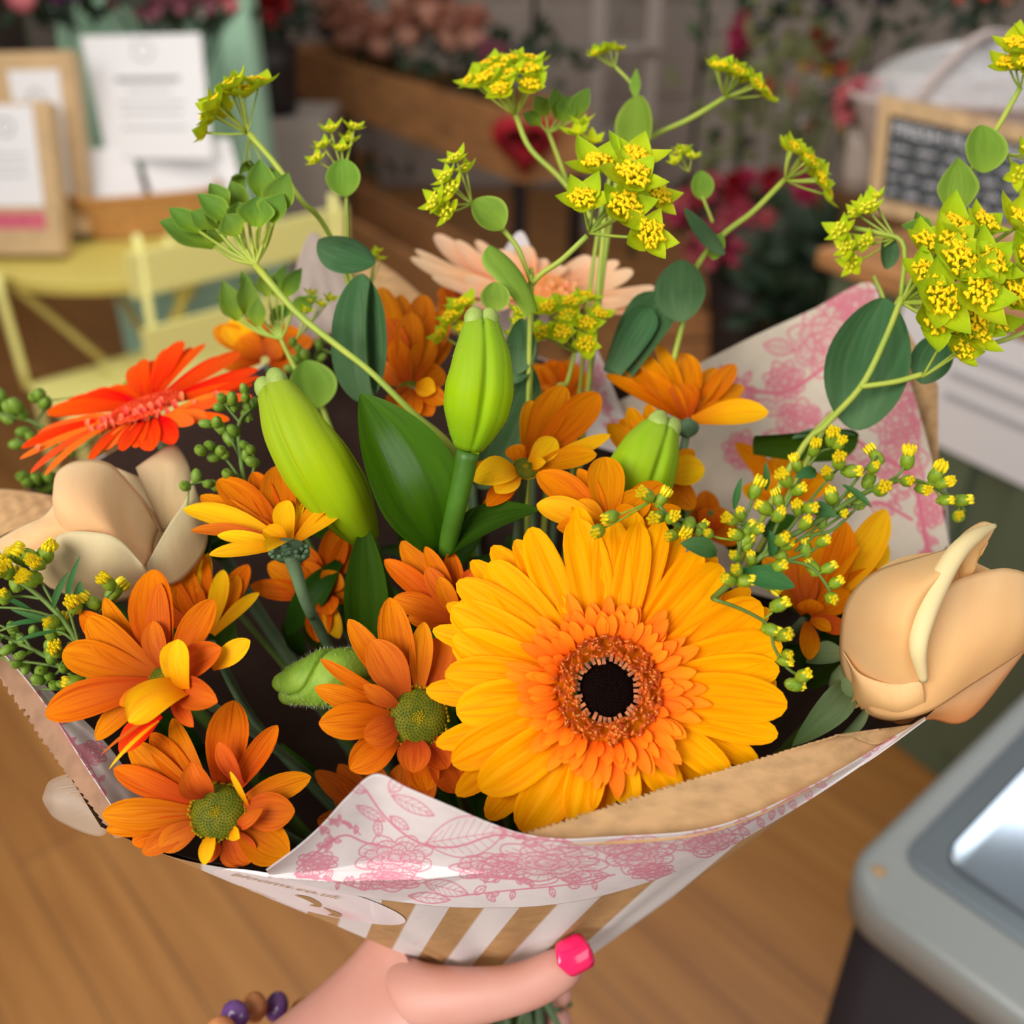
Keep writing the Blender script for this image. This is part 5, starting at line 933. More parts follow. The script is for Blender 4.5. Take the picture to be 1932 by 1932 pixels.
# ------------------------------------------------------------------ roses
def sheetVF(A, B, nu, nv, bulge=0., n=None, noise=0., pw=1.):
    """surface between two pixel+depth curves A (v=1) and B (v=0)"""
    a = spline([P(*p) for p in A], nu); b = spline([P(*p) for p in B], nu); t = np.linspace(0, 1, nv)[:, None, None]
    V = b[None] * (1 - t) + a[None] * t
    if bulge:
        n = np.array(tuple(n or CN(0, 0, 1))); x = np.linspace(0, 1, nu)[None, :, None]
        V = V + n * bulge * np.sin(math.pi * t) ** pw * np.sin(math.pi * (x * .86 + .07)) ** .7
    if noise:
        V = V + np.array(tuple(CN(0, 0, 1))) * (noise * np.sin(np.linspace(0, 1, nu) * 23)[None, :, None] * np.sin(t * 9 + 1))
    uv = np.stack(np.meshgrid(np.linspace(0, 1, nu), np.linspace(0, 1, nv)), -1).reshape(-1, 2)
    return V.reshape(-1, 3), gridf(nu, nv), uv
def rpetal(root, A, B, m, bulge=.006, nu=26, nv=16, name='petal', n=None, label=None, noise=0, pw=1.):
    V, Fc, uv = sheetVF(A, B, nu, nv, bulge, n, noise, pw); o = mk(name, V, Fc, M[m], root, uv=uv)
    md = o.modifiers.new('thickness', 'SOLIDIFY'); md.thickness = .0005
    if label: o['label'] = label
    return o
ro = thing('rose', 'peach rose with a pale rolled petal at the right edge', 'flower', P(1600, 1290, .34))
rpetal(ro, [(1635, 1335, .335), (1590, 1270, .335), (1585, 1190, .33), (1602, 1125, .325), (1650, 1078, .322), (1730, 1052, .322), (1800, 1030, .322), (1845, 1000, .325)],
       [(1738, 1285, .310), (1736, 1255, .308), (1727, 1222, .306), (1730, 1190, .306), (1745, 1140, .308), (1775, 1085, .312), (1812, 1035, .318), (1860, 998, .325)], 'rose', bulge=.013, nu=40, nv=24)
for (pp, rr) in [([(1742, 1284, .309), (1732, 1225, .303), (1742, 1170, .303), (1768, 1105, .306), (1803, 1045, .310), (1840, 1010, .315), (1876, 992, .322)], [8, 16, 19, 20, 18, 14, 5])]:
    o = tube('rolled_petal', [P(*p) for p in pp], [x / F * .31 for x in rr], M['rose_edge'], ro, n=16, seg=40); o['label'] = 'pale yellow rolled petal edge'
rpetal(ro, [(1800, 1050, .33), (1808, 1015, .33), (1850, 985, .33), (1880, 990, .328)], [(1815, 1115, .325), (1825, 1095, .325), (1836, 1082, .325), (1850, 1040, .325)], 'rose', bulge=.002)
rpetal(ro, [(1735, 1240, .312), (1750, 1160, .314), (1790, 1105, .318), (1838, 1083, .322), (1900, 1072, .326), (1950, 1092, .33), (1972, 1150, .335)],
       [(1635, 1338, .325), (1655, 1352, .322), (1700, 1358, .318), (1760, 1340, .316), (1830, 1295, .318), (1900, 1250, .322), (1950, 1215, .33)], 'rose', bulge=.008, nu=40, nv=24)
rpetal(ro, [(1640, 1325, .335), (1700, 1330, .33), (1780, 1310, .33), (1860, 1265, .332), (1935, 1215, .336)], [(1660, 1348, .338), (1700, 1368, .336), (1755, 1358, .334), (1832, 1356, .336), (1945, 1215, .34)], 'rose_deep', bulge=.003)
rpetal(ro, [(1588, 1230, .328), (1620, 1270, .322), (1680, 1290, .315), (1738, 1286, .309)], [(1600, 1260, .335), (1620, 1335, .332), (1680, 1362, .325), (1745, 1345, .32)], 'rose', bulge=.005)
rpetal(ro, [(1595, 1200, .345), (1660, 1075, .345), (1780, 1045, .345), (1900, 1090, .345)], [(1640, 1335, .35), (1720, 1350, .35), (1820, 1320, .35), (1930, 1220, .35)], 'rose', bulge=-.014)
mb = MB(); mb.add(*ballVF(P(1608, 1290, .34), .0085, (CN(.6, .7, 0), CN(-.7, .6, 0), CN(0, 0, 1)), (1, .9, .9), 14, 10)); mb.build('hip', M['sepal'], ro)
blade('sepal', P(1606, 1288, .342), P(1494, 1408, .322), 62 / F * .325, CN(.3, .5, .8), M['sepal'], ro, prof='leaf', bend=.14, cup=.5)
blade('sepal', P(1640, 1325, .33), P(1570, 1400, .33), 26 / F * .33, CN(.6, .3, .7), M['sepal'], ro, prof='leaf', bend=.12, cup=.5)
blade('sepal', P(1600, 1240, .345), P(1520, 1250, .35), 60 / F * .33, CN(.0, .8, .7), M['sepal'], ro, prof='leaf', bend=.1, cup=.5)
blade('sepal', P(1620, 1310, .335), P(1606, 1338, .33), 20 / F * .33, CN(.2, .2, .9), M['rose'], ro, prof='leaf')
tube('stem', [P(1595, 1300, .345), P(1500, 1400, .37), P(1300, 1600, .41), P(1000, 1890, .452)], .0026, M['gstem'], ro, seg=18)

ro = thing('rose', 'cream rose partly open at the left behind the goldenrod', 'flower', P(200, 1100, .36))
rpetal(ro, [(98, 940, .352), (108, 890, .355), (150, 868, .358), (205, 874, .36), (255, 925, .362), (300, 1000, .362)], [(132, 1012, .338), (150, 1006, .336), (190, 1010, .336), (228, 1035, .338), (262, 1068, .342), (292, 1062, .346)], 'rose_l', bulge=.010, nu=36, nv=20)
rpetal(ro, [(40, 1050, .342), (85, 1028, .336), (125, 1004, .332), (190, 1006, .331), (230, 1022, .333), (268, 1066, .338)], [(95, 1110, .352), (130, 1125, .35), (180, 1140, .348), (230, 1135, .348), (270, 1120, .35), (300, 1100, .352)], 'rose_c', bulge=.005, nu=30)
rpetal(ro, [(-12, 1022, .352), (40, 992, .352), (85, 970, .352), (110, 935, .352)], [(15, 1042, .344), (80, 1036, .342), (120, 1008, .338), (138, 1012, .336)], 'rose_l', bulge=.004)
rpetal(ro, [(-12, 1022, .350), (5, 1045, .350), (30, 1068, .350)], [(60, 1034, .343), (80, 1040, .343), (100, 1060, .343)], 'rose_c', bulge=.002)
rpetal(ro, [(256, 882, .372), (290, 858, .375), (326, 838, .378), (352, 868, .376), (364, 905, .372)], [(300, 985, .366), (308, 1002, .364), (318, 990, .362), (335, 975, .36), (352, 950, .36)], 'rose_c', bulge=.003)
rpetal(ro, [(362, 900, .366), (350, 945, .358), (322, 985, .35), (300, 1022, .345), (276, 1066, .342)], [(392, 985, .36), (385, 1040, .355), (345, 1090, .352), (310, 1105, .352), (285, 1110, .352)], 'rose_c', bulge=.004)
rpetal(ro, [(105, 900, .375), (180, 875, .38), (260, 900, .38), (330, 930, .38)], [(110, 1100, .37), (180, 1130, .37), (260, 1120, .37), (320, 1060, .37)], 'rose_c', bulge=-.012)
rpetal(ro, [(150, 872, .365), (205, 876, .366), (260, 935, .366), (305, 1005, .364)], [(215, 930, .37), (250, 945, .372), (285, 975, .37), (312, 1000, .366)], 'rose_l', bulge=-.003)
tube('stem', [P(200, 1100, .37), P(260, 1200, .385), P(600, 1600, .42), P(950, 1890, .452)], .0026, M['gstem'], ro, seg=18)

# dark filler foliage deep inside the bouquet
random.seed(31)
lf = thing('ruscus_foliage', 'dark green filler leaves deep inside the bouquet', 'greenery', NECK)
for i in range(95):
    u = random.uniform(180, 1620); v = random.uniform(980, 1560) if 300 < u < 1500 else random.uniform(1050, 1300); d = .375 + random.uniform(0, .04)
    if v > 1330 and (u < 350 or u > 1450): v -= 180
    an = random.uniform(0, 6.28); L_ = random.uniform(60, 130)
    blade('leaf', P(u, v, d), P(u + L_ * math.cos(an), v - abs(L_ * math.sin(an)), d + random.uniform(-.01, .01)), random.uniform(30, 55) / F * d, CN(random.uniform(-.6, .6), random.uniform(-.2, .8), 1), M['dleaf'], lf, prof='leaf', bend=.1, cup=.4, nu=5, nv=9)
mb = MB()
for i in range(18):
    u = random.uniform(300, 1500); v = random.uniform(900, 1300); mb.add(*tubeVF([P(u, v, .40), P((u + 975) / 2, (v + 1895) / 2 - 60, .425), NECK + Vector((random.uniform(-.01, .01), random.uniform(-.01, .01), 0))], .0012, 5, 8))
mb.build('stem', M['gstem'], lf)
# ------------------------------------------------------------------ wrapping
random.seed(17)
def paper_mat(name, col, rough=.75, attr=None, col2=None, thr=None, fib=.06, trans=0., nscale=90, bump=.25, stretch=(1, 1, 1)):
    m, nt, b, out = newmat(name); L = nt.links.new; b.inputs['Roughness'].default_value = rough; b.inputs['Specular IOR Level'].default_value = .25
    tc = N(nt, 'ShaderNodeTexCoord'); mp = N(nt, 'ShaderNodeMapping'); mp.inputs['Scale'].default_value = stretch; nz = N(nt, 'ShaderNodeTexNoise'); nz.inputs['Scale'].default_value = nscale; nz.inputs['Detail'].default_value = 6
    L(tc.outputs['Object'], mp.inputs[0]); L(mp.outputs[0], nz.inputs['Vector'])
    mx = N(nt, 'ShaderNodeMix', data_type='RGBA'); mx.inputs[6].default_value = col; mx.inputs[7].default_value = tuple(c * (1 - fib * 3) for c in col[:3]) + (1,)
    rp = N(nt, 'ShaderNodeMapRange'); rp.inputs[1].default_value = .4; rp.inputs[2].default_value = .7; L(nz.outputs['Fac'], rp.inputs[0]); L(rp.outputs[0], mx.inputs[0]); last = mx.outputs[2]
    if attr:
        at = N(nt, 'ShaderNodeAttribute', attribute_name=attr); m2 = N(nt, 'ShaderNodeMix', data_type='RGBA')
        if thr == 'stripe':
            fr_ = N(nt, 'ShaderNodeMath', operation='FRACT'); L(at.outputs['Fac'], fr_.inputs[0]); gt = N(nt, 'ShaderNodeMapRange'); gt.inputs[1].default_value = .48; gt.inputs[2].default_value = .52; L(fr_.outputs[0], gt.inputs[0]); L(gt.outputs[0], m2.inputs[0])
        else: L(at.outputs['Fac'], m2.inputs[0])
        L(last, m2.inputs[6]); m2.inputs[7].default_value = col2; last = m2.outputs[2]
    L(last, b.inputs['Base Color']); bp = N(nt, 'ShaderNodeBump'); bp.inputs['Strength'].default_value = bump; bp.inputs['Distance'].default_value = .0008; L(nz.outputs['Fac'], bp.inputs['Height']); L(bp.outputs[0], b.inputs['Normal'])
    if trans:
        tr = N(nt, 'ShaderNodeBsdfTranslucent'); ms = N(nt, 'ShaderNodeMixShader'); ms.inputs[0].default_value = trans; L(last, tr.inputs[0]); L(b.outputs[0], ms.inputs[1]); L(tr.outputs[0], ms.inputs[2]); L(ms.outputs[0], out.inputs[0])
    return m
PINK = C3(.72, .10, .22)
M['kraft_stripe'] = paper_mat('white_striped_kraft', C3(.52, .30, .13), attr='stripe', col2=C3(.74, .69, .68), thr='stripe', nscale=150)
M['kraft'] = paper_mat('kraft_paper', C3(.60, .36, .17), nscale=220, fib=.08, bump=.5, stretch=(.6, 1, 1.6), trans=.1)
M['kraft_shaded_brown'] = paper_mat('shaded_brown_kraft', C3(.36, .20, .12), nscale=150, fib=.08)  # kraft darkened to paint in shade on the left flap's inner side
M['kraft_shade'] = paper_mat('kraft_inside_shade', C3(.045, .022, .015), nscale=150)  # shade of the bouquet interior put into the lining colour
M['toile'] = paper_mat('pink_toile_tissue', C3(.86, .79, .79), attr='print', col2=PINK, nscale=60, fib=.05, trans=.15, bump=.3)
M['toile_back'] = paper_mat('pink_toile_tissue_back', C3(.76, .66, .54), attr='print', col2=PINK, nscale=60, fib=.05, trans=.2, bump=.3)
M['tissue'] = paper_mat('plain_tissue', C3(.46, .37, .32), nscale=60, trans=.2)
M['sticker'] = paper_mat('pale_pink_sticker', C3(.86, .76, .77), attr='print', col2=C3(.85, .45, .52), nscale=20, fib=.02, bump=.05)
M['gold'] = mat('gold_print', C3(.42, .25, .09), .5)
RIM = [(190, 1560, .315), (330, 1618, .300), (500, 1648, .294), (620, 1658, .295), (800, 1654, .296), (1000, 1632, .297), (1200, 1592, .299), (1400, 1530, .303), (1600, 1440, .309), (1745, 1356, .318), (1810, 1250, .36), (1795, 1060, .42), (1772, 860, .46),
       (1700, 700, .48), (1500, 760, .49), (1300, 760, .50), (1100, 700, .50), (900, 640, .50), (700, 600, .50), (400, 740, .49), (120, 900, .46), (-20, 945, .43), (-80, 1080, .39), (-50, 1200, .365), (0, 1268, .35), (90, 1400, .333)]
rim = [P(*p) for p in RIM]; axis = (P(950, 1050, .38) - NECK).normalized(); fa = frame(axis)
def ringang(p): q = p - NECK; return math.atan2(q.dot(fa[1]), q.dot(fa[0]))
NU, NV = 420, 70
Rm = spline([tuple(p) for p in rim] + [tuple(rim[0])], NU + 1)[:-1]
neck = []
for p in Rm:
    a_ = ringang(Vector(p)); neck.append(tuple(NECK + (fa[0] * math.cos(a_) + fa[1] * math.sin(a_)) * .011))
neck = np.array(neck); t = np.linspace(0, 1, NV)[:, None, None]
W0 = Rm[None] * (1 - t) + neck[None] * t
mid = W0.mean(axis=1, keepdims=True); outw = W0 - mid; outw /= np.linalg.norm(outw, axis=2)[..., None] + 1e-9
ang = np.linspace(0, 2 * math.pi, NU, endpoint=False)[None, :, None]
W0 = W0 + outw * (.0007 * np.sin(ang * 23 + t * 3) * np.sin(math.pi * t) + .0006 * np.sin(ang * 11) * np.sin(math.pi * t))
def pix(V):
    q = V - np.array(CAM); d = q @ np.array(FW); return 966 + F * (q @ np.array(RT)) / d, 966 - F * (q @ np.array(UP)) / d, d
U0, V0, D0 = pix(W0.reshape(-1, 3))
s_ = (U0 - (846 - (V0 - 1715) * (72 / 115))) / (66 - (V0 - 1715) * (11 / 115)) / 2
wrap = thing('bouquet_wrapping', 'cone of white striped kraft paper lined with pink floral tissue, around the bouquet', 'wrapping paper', NECK)
outer = mk('kraft_paper', W0.reshape(-1, 3), gridf(NU, NV, True), M['kraft_stripe'], wrap, attrs={'stripe': s_})
outer['label'] = 'brown kraft paper printed with broad white stripes'
mk('lining', (W0 - outw * .0012).reshape(-1, 3), gridf(NU, NV, True), M['kraft_shade'], wrap)
bvh = BVHTree.FromPolygons([Vector(v) for v in W0.reshape(-1, 3)], gridf(NU, NV, True).tolist())
def drop(u, v, off=.002, dflt=.3):
    r = ray(u, v); L_ = r.length; h = bvh.ray_cast(CAM, r.normalized()); return (h[3] / L_ if h[0] is not None else dflt) - off
RU, RV, RDp = [np.array(x) for x in zip(*RIM[:10])]
def clampV(V, off):
    V = V.copy(); u, v, d = pix(V)
    rv, rd = np.interp(u, RU, RV), np.interp(u, RU, RDp)
    for i in range(len(V)):
        h = drop(u[i], v[i], off, 9.)
        if v[i] < rv[i] + 6 and v[i] > rv[i] - 70: h = min(h if v[i] > rv[i] else 9, rd[i] - off - .0006 + max(0, rv[i] - 12 - v[i]) * .00012)
        if h < d[i] and h > .2: V[i] = np.array(tuple(P(u[i], v[i], h)))
    return V
# toile drawing: strokes in the picture frame of the flat sheet, rasterised onto a dense mesh
def strokes_leaf(x, y, an, L_, wd=.36, veins=5):
    out = []; c, s = math.cos(an), math.sin(an)
    tp = lambda p, q: (x + c * p * L_ - s * q * L_, y + s * p * L_ + c * q * L_)
    e1 = [tp(t, wd * math.sin(math.pi * t) ** .8 * .5) for t in np.linspace(0, 1, 10)]; e2 = [tp(t, -wd * math.sin(math.pi * t) ** .8 * .5) for t in np.linspace(0, 1, 10)]
    out += [(e1, 1.3), (e2, 1.3), ([tp(0, 0), tp(1, 0)], .9)]
    for k in range(veins):
        t = (k + .7) / (veins + .6); q = wd * math.sin(math.pi * t) ** .8 * .42
        out += [([tp(t - .1, 0), tp(t + .06, q)], .7), ([tp(t - .1, 0), tp(t + .06, -q)], .7)]
    return out
def strokes_rose(x, y, r, rn):
    out = []
    for ring, k in ((1.0, 8), (.78, 7), (.56, 6), (.36, 5), (.2, 4)):
        ph = rn.uniform(0, 6)
        for i in range(k):
            a0 = ph + i * 2 * math.pi / k; a1 = a0 + 2 * math.pi / k * rn.uniform(.9, 1.25); am = (a0 + a1) / 2; bl = rn.uniform(1.05, 1.25)
            pt = [(x + r * ring * rr * math.cos(a), y + r * ring * rr * math.sin(a)) for a, rr in ((a0, .8), (a0 * .7 + am * .3, 1.0), (am, bl), (a1 * .7 + am * .3, 1.0), (a1, .8))]
            out.append((spline(pt, 12).tolist(), 1.4))
            for q in range(3):
                aq = a0 + (a1 - a0) * (q + 1) / 4; out.append(([(x + r * ring * .72 * math.cos(aq), y + r * ring * .72 * math.sin(aq)), (x + r * ring * .95 * math.cos(aq), y + r * ring * .95 * math.sin(aq))], .8))
    return out
def raster(X, Y_, strokes, sc=1.):
    pr = np.zeros(len(X), dtype=np.float32)
    for pts, wd in strokes:
        pts = np.asarray(pts); wd = wd * sc
        lo = pts.min(0) - wd * 3 - 2; hi = pts.max(0) + wd * 3 + 2
        idx = np.where((X > lo[0]) & (X < hi[0]) & (Y_ > lo[1]) & (Y_ < hi[1]))[0]
        if not len(idx): continue
        x, y = X[idx], Y_[idx]; dm = np.full(len(idx), 1e9)
        for a, b in zip(pts[:-1], pts[1:]):
            d = b - a; L2 = d @ d + 1e-9; t = np.clip(((x - a[0]) * d[0] + (y - a[1]) * d[1]) / L2, 0, 1)
            dm = np.minimum(dm, np.hypot(x - a[0] - t * d[0], y - a[1] - t * d[1]))
        pr[idx] = np.maximum(pr[idx], np.clip(1.6 - dm / wd, 0, 1) * min(1, .62 + wd * .08))
    return pr
def toile(X, Y_, motifs, seed=1, sc=1., squash=1.):
    rn = random.Random(seed); st = []
    for mo in motifs:
        k = mo[0]
        if k == 'rose': st += [([(a, mo[2] + (b - mo[2]) * mo[4]) for a, b in p], w_) for p, w_ in strokes_rose(mo[1], mo[2], mo[3], rn)]
        elif k == 'leaf': st += strokes_leaf(*mo[1:])
        elif k == 'stem': st.append((spline(mo[1], 16).tolist(), mo[2] if len(mo) > 2 else 1.8))
        elif k == 'sprig':
            pts = spline(mo[1], 12); st.append((pts.tolist(), 1.5))
            for i in range(1, 11):
                an = rn.uniform(0, 6.28); st += strokes_leaf(pts[i][0], pts[i][1], an, mo[2] * rn.uniform(.6, 1.1), .5, 2)
    for i in range(len(st)): st[i] = (st[i][0], st[i][1] * sc)
    return raster(X, Y_, st)
def sheet(name, label, A, B, nu, nv, m, motifs=None, drape=None, sc=1., seed=1, th=.00025, parent=wrap, wr=.0008, fill=(), clamp=0):
    V, Fc, uv = sheetVF(A, B, nu, nv); g = V.reshape(nv, nu, 3); x = np.linspace(0, 1, nu)[None, :]; y = np.linspace(0, 1, nv)[:, None]
    g = g + np.array(tuple(CN(0, .3, 1))) * (wr * (np.sin(x * 31 + y * 5) * .4 + np.sin(x * 13 - y * 9 + 2) * .6) * np.sin(math.pi * y))[..., None]
    V = g.reshape(-1, 3); at = None
    if clamp: V = clampV(V, clamp)
    if motifs is not None:
        u, v, d = pix(V); pr = toile(u, v, motifs, seed, sc)
        for (fx_, fy_, fr1, fr2, am) in fill: pr = np.maximum(pr, am * np.clip(1.3 - np.hypot((u - fx_) / fr1, (v - fy_) / fr2), 0, 1) * (.6 + .4 * np.sin(u * .21 + v * .13) * np.sin(v * .3 - u * .07)))
        at = {'print': pr}
    o = mk(name, V, Fc, m, parent, uv=uv, attrs=at); md = o.modifiers.new('thickness', 'SOLIDIFY'); md.thickness = th; md.offset = -1
    if label: o['label'] = label
    return o
# front fold of pink tissue hanging over the rim
TA = [(503, 1642), (560, 1600), (610, 1555), (655, 1505), (708, 1462), (770, 1488), (850, 1522), (920, 1552), (985, 1574), (1060, 1584), (1150, 1580), (1300, 1570), (1400, 1545), (1500, 1500), (1600, 1445), (1700, 1382), (1745, 1352)]
TD = [.279, .275, .272, .268, .264, .265, .267, .269, .270, .270, .271, .274, .278, .284, .292, .304, .312]
TB = [(507, 1650), (530, 1660), (570, 1668), (640, 1683), (700, 1695), (760, 1703), (850, 1712), (940, 1713), (1000, 1711), (1080, 1702), (1160, 1684), (1250, 1655), (1350, 1612), (1440, 1562), (1550, 1495), (1660, 1420), (1746, 1357)]
TBd = [min(drop(u, v, .0022, .30), .315) for u, v in TB]
mot = [('stem', [(690, 1490), (730, 1545), (790, 1590), (860, 1598), (935, 1575), (1000, 1585)], 2.0), ('leaf', 738, 1500, .45, 90, .28, 6), ('leaf', 735, 1495, -.9, 36, .7, 3), ('leaf', 672, 1520, .5, 62, .3, 5), ('leaf', 712, 1545, 1.5, 34, .5, 4), ('leaf', 735, 1540, .6, 44, .4, 4), ('leaf', 690, 1495, 3.6, 34, .5, 3),
       ('leaf', 805, 1590, -.15, 150, .52, 9), ('stem', [(560, 1640), (640, 1578), (690, 1590), (740, 1600)], 2), ('rose', 745, 1618, 68, .55), ('rose', 735, 1662, 60, .28), ('leaf', 800, 1665, .25, 86, .34, 7), ('rose', 1030, 1628, 105, .36), ('rose', 920, 1636, 60, .40), ('leaf', 985, 1590, .1, 110, .3, 6), ('leaf', 1120, 1600, -.05, 90, .3, 6),
       ('rose', 1205, 1612, 62, .52), ('rose', 1230, 1645, 40, .35), ('rose', 1345, 1590, 54, .5), ('leaf', 1260, 1600, -.25, 90, .3, 6), ('sprig', [(870, 1690), (960, 1680), (1080, 1668), (1160, 1650)], 26), ('sprig', [(560, 1655), (620, 1660), (690, 1680)], 22), ('sprig', [(600, 1600), (630, 1585), (600, 1560)], 18), ('rose', 600, 1625, 36, .45), ('leaf', 555, 1650, -.2, 70, .3, 5),
       ('sprig', [(1380, 1570), (1450, 1530), (1540, 1475)], 24), ('sprig', [(1500, 1500), (1600, 1440), (1690, 1390)], 22), ('sprig', [(620, 1545), (650, 1550), (680, 1575)], 14), ('leaf', 770, 1690, .1, 80, .25, 5), ('sprig', [(930, 1560), (1000, 1580), (1080, 1590)], 18), ('sprig', [(880, 1655), (950, 1655), (1000, 1660)], 16), ('leaf', 1060, 1660, -.1, 90, .3, 5)]
fl = [(745, 1620, 52, 26, .45), (735, 1664, 48, 14, .4), (1030, 1628, 80, 24, .5), (1205, 1612, 46, 22, .5), (1345, 1590, 40, 18, .45), (920, 1636, 42, 16, .35), (600, 1625, 24, 10, .35), (1120, 1600, 60, 10, .3)]
sheet('tissue_fold', 'white tissue printed with pink roses folded over the front rim', [(u, v, d) for (u, v), d in zip(TA, TD)], [(u, v, d) for (u, v), d in zip(TB, TBd)], 760, 150, M['toile'], mot, sc=.85, fill=fl, wr=.0004, clamp=.0016)
def torn(V, nu, nv, top=True):
    g = V.reshape(nv, nu, 3).copy(); e_ = g[-1] if top else g[0]; i_ = g[-4] if top else g[2]; dr = e_ - i_; dr /= np.linalg.norm(dr, axis=1)[:, None] + 1e-9
    k = rs.rand(nu); k = np.convolve(k, np.ones(3) / 3, 'same'); amp = (.0005 * np.where(np.arange(nu) % 9 < 5, 1, -.4) + .0014 * (k - .5))[:, None]; e_ += dr * amp
    return g.reshape(-1, 3)
# torn kraft flap inside the fold
KA = []
for i in range(120):
    f = i / 119; u = 985 + (1583 - 985) * f; v = 1573 - 185 * f ** 1.12 - 10 * math.sin(math.pi * f); KA.append((u, v, .2745 + .020 * f))
KA += [(1612, 1392, .298), (1650, 1405, .30), (1690, 1390, .303), (1738, 1357, .312)]
KB = [(990, 1582, .2725), (1080, 1592, .2725), (1200, 1590, .274), (1320, 1576, .277), (1430, 1540, .282), (1530, 1490, .289), (1620, 1440, .296), (1700, 1388, .306), (1742, 1358, .313)]
V, Fc, uv = sheetVF(KA, KB, 480, 30); V = torn(V, 480, 30); o = mk('kraft_flap', V, Fc, M['kraft'], wrap, uv=uv); o['label'] = 'plain brown kraft flap with a torn edge'; md = o.modifiers.new('thickness', 'SOLIDIFY'); md.thickness = .0004
# left torn kraft rim
KA = []
for i in range(70):
    f = i / 69; u = -30 + 250 * f; v = 1232 + 350 * f ** 1.02 + 12 * math.sin(math.pi * f); KA.append((u, v, .347 - .043 * f))
KB = [(-20, 1200, .358), (46, 1272, .342), (110, 1357, .329), (160, 1440, .319), (215, 1522, .309), (250, 1575, .303)]
V, Fc, uv = sheetVF(KB, KA, 240, 14); V = torn(V, 240, 14, False); o = mk('kraft_flap', V, Fc, M['kraft_shaded_brown'], wrap, uv=uv); md = o.modifiers.new('thickness', 'SOLIDIFY'); md.thickness = .0004
sheet('tissue_liner', None, [(-30, 1180, .366), (60, 1270, .350), (150, 1350, .338), (215, 1420, .331), (280, 1520, .322)], [(-25, 1200, .357), (44, 1275, .341), (106, 1358, .328), (158, 1440, .318), (245, 1572, .303)], 200, 60, M['toile'], [('sprig', [(10, 1250), (60, 1310), (150, 1420)], 20), ('rose', 175, 1420, 24, .9), ('sprig', [(100, 1350), (160, 1430), (200, 1500)], 18)])
# tall tissue sheet at the back right, kraft behind it
mot = [('rose', 1560, 645, 62, 1.0), ('leaf', 1500, 660, 3.3, 60, .5, 5), ('leaf', 1600, 600, -.8, 70, .5, 5), ('rose', 1615, 575, 42, .9), ('stem', [(1340, 700), (1400, 730), (1480, 740), (1560, 690)], 2.4), ('rose', 1480, 720, 34, 1), ('leaf', 1420, 760, .3, 60, .5, 5), ('sprig', [(1360, 690), (1400, 720), (1430, 760)], 26), ('sprig', [(1480, 770), (1540, 800), (1600, 780)], 30),
       ('rose', 1510, 800, 42, 1), ('rose', 1690, 790, 44, 1.1), ('stem', [(1600, 820), (1660, 860), (1720, 900), (1740, 980), (1750, 1040)], 2.6), ('rose', 1700, 870, 44, 1.2), ('leaf', 1650, 850, 2.8, 70, .45, 5), ('leaf', 1720, 880, 1.3, 60, .5, 5), ('sprig', [(1600, 860), (1660, 900), (1700, 960)], 30), ('sprig', [(1700, 700), (1720, 760), (1730, 830)], 26), ('rose', 1755, 960, 26, 1.3),
       ('sprig', [(1740, 1000), (1755, 1040), (1740, 1060)], 24), ('stem', [(1500, 980), (1600, 960), (1660, 950), (1720, 980)], 2.2), ('leaf', 1640, 950, .4, 50, .5, 4), ('leaf', 1440, 820, .2, 60, .5, 4), ('rose', 1400, 850, 32, 1), ('sprig', [(1560, 560), (1600, 590), (1640, 620)], 26)]
fl = [(1560, 645, 50, 50, .45), (1615, 575, 34, 28, .4), (1700, 800, 44, 60, .4), (1510, 800, 36, 36, .35), (1480, 720, 26, 22, .35), (1755, 960, 18, 26, .5)]
sheet('tissue_sheet', 'tall back sheet of cream tissue printed with pink roses', [(1160, 760, .475), (1310, 690, .472), (1420, 635, .468), (1530, 585, .464), (1641, 533, .46), (1672, 620, .456), (1705, 690, .45), (1735, 780, .445), (1765, 900, .435), (1790, 1060, .425), (1740, 1180, .41)],
      [(1240, 1080, .45), (1300, 1090, .448), (1340, 1100, .446), (1380, 1110, .444), (1420, 1120, .442), (1460, 1130, .44), (1500, 1140, .438), (1560, 1150, .434), (1600, 1160, .43), (1660, 1170, .42), (1720, 1190, .41)], 420, 240, M['toile_back'], mot, sc=1.3, fill=fl, seed=4, wr=.0015)
KA = [(1630, 560, .468), (1662, 575, .466), (1700, 600, .463)] + [(1700 + 70 * min(1, f * 2.2) , 600 + 280 * f, .46 - .015 * f) for f in np.linspace(.05, 1, 40)] + [(1790, 1000, .44), (1795, 1080, .435)]
sheet('kraft_edge', 'strip of bare kraft paper behind the tall tissue', KA, [(1600, 700, .47), (1640, 800, .465), (1680, 900, .455), (1720, 1000, .445), (1740, 1080, .44)], 300, 20, M['kraft'])
sheet('tissue_point', None, [(905, 560, .49), (940, 490, .49), (982, 436, .49), (1010, 490, .49), (1040, 560, .49)], [(930, 640, .49), (960, 640, .49), (990, 640, .49), (1010, 640, .49), (1030, 640, .49)], 80, 60, M['toile'], [('sprig', [(960, 560), (990, 500), (1000, 480)], 18)])
sheet('tissue_point', None, [(1060, 700, .475), (1090, 660, .475), (1120, 650, .475), (1160, 740, .47), (1190, 820, .465)], [(1080, 800, .47), (1100, 820, .468), (1120, 840, .466), (1150, 850, .465), (1180, 860, .464)], 120, 90, M['toile'], [('rose', 1110, 710, 30, 1), ('sprig', [(1130, 740), (1150, 780), (1160, 820)], 20)], fill=[(1110, 710, 26, 26, .4)])
sheet('tissue_point', None, [(540, 620, .50), (560, 500, .50), (592, 438, .50), (640, 500, .50), (700, 560, .50)], [(560, 680, .50), (590, 680, .50), (620, 680, .50), (660, 680, .50), (700, 680, .50)], 60, 40, M['tissue'])
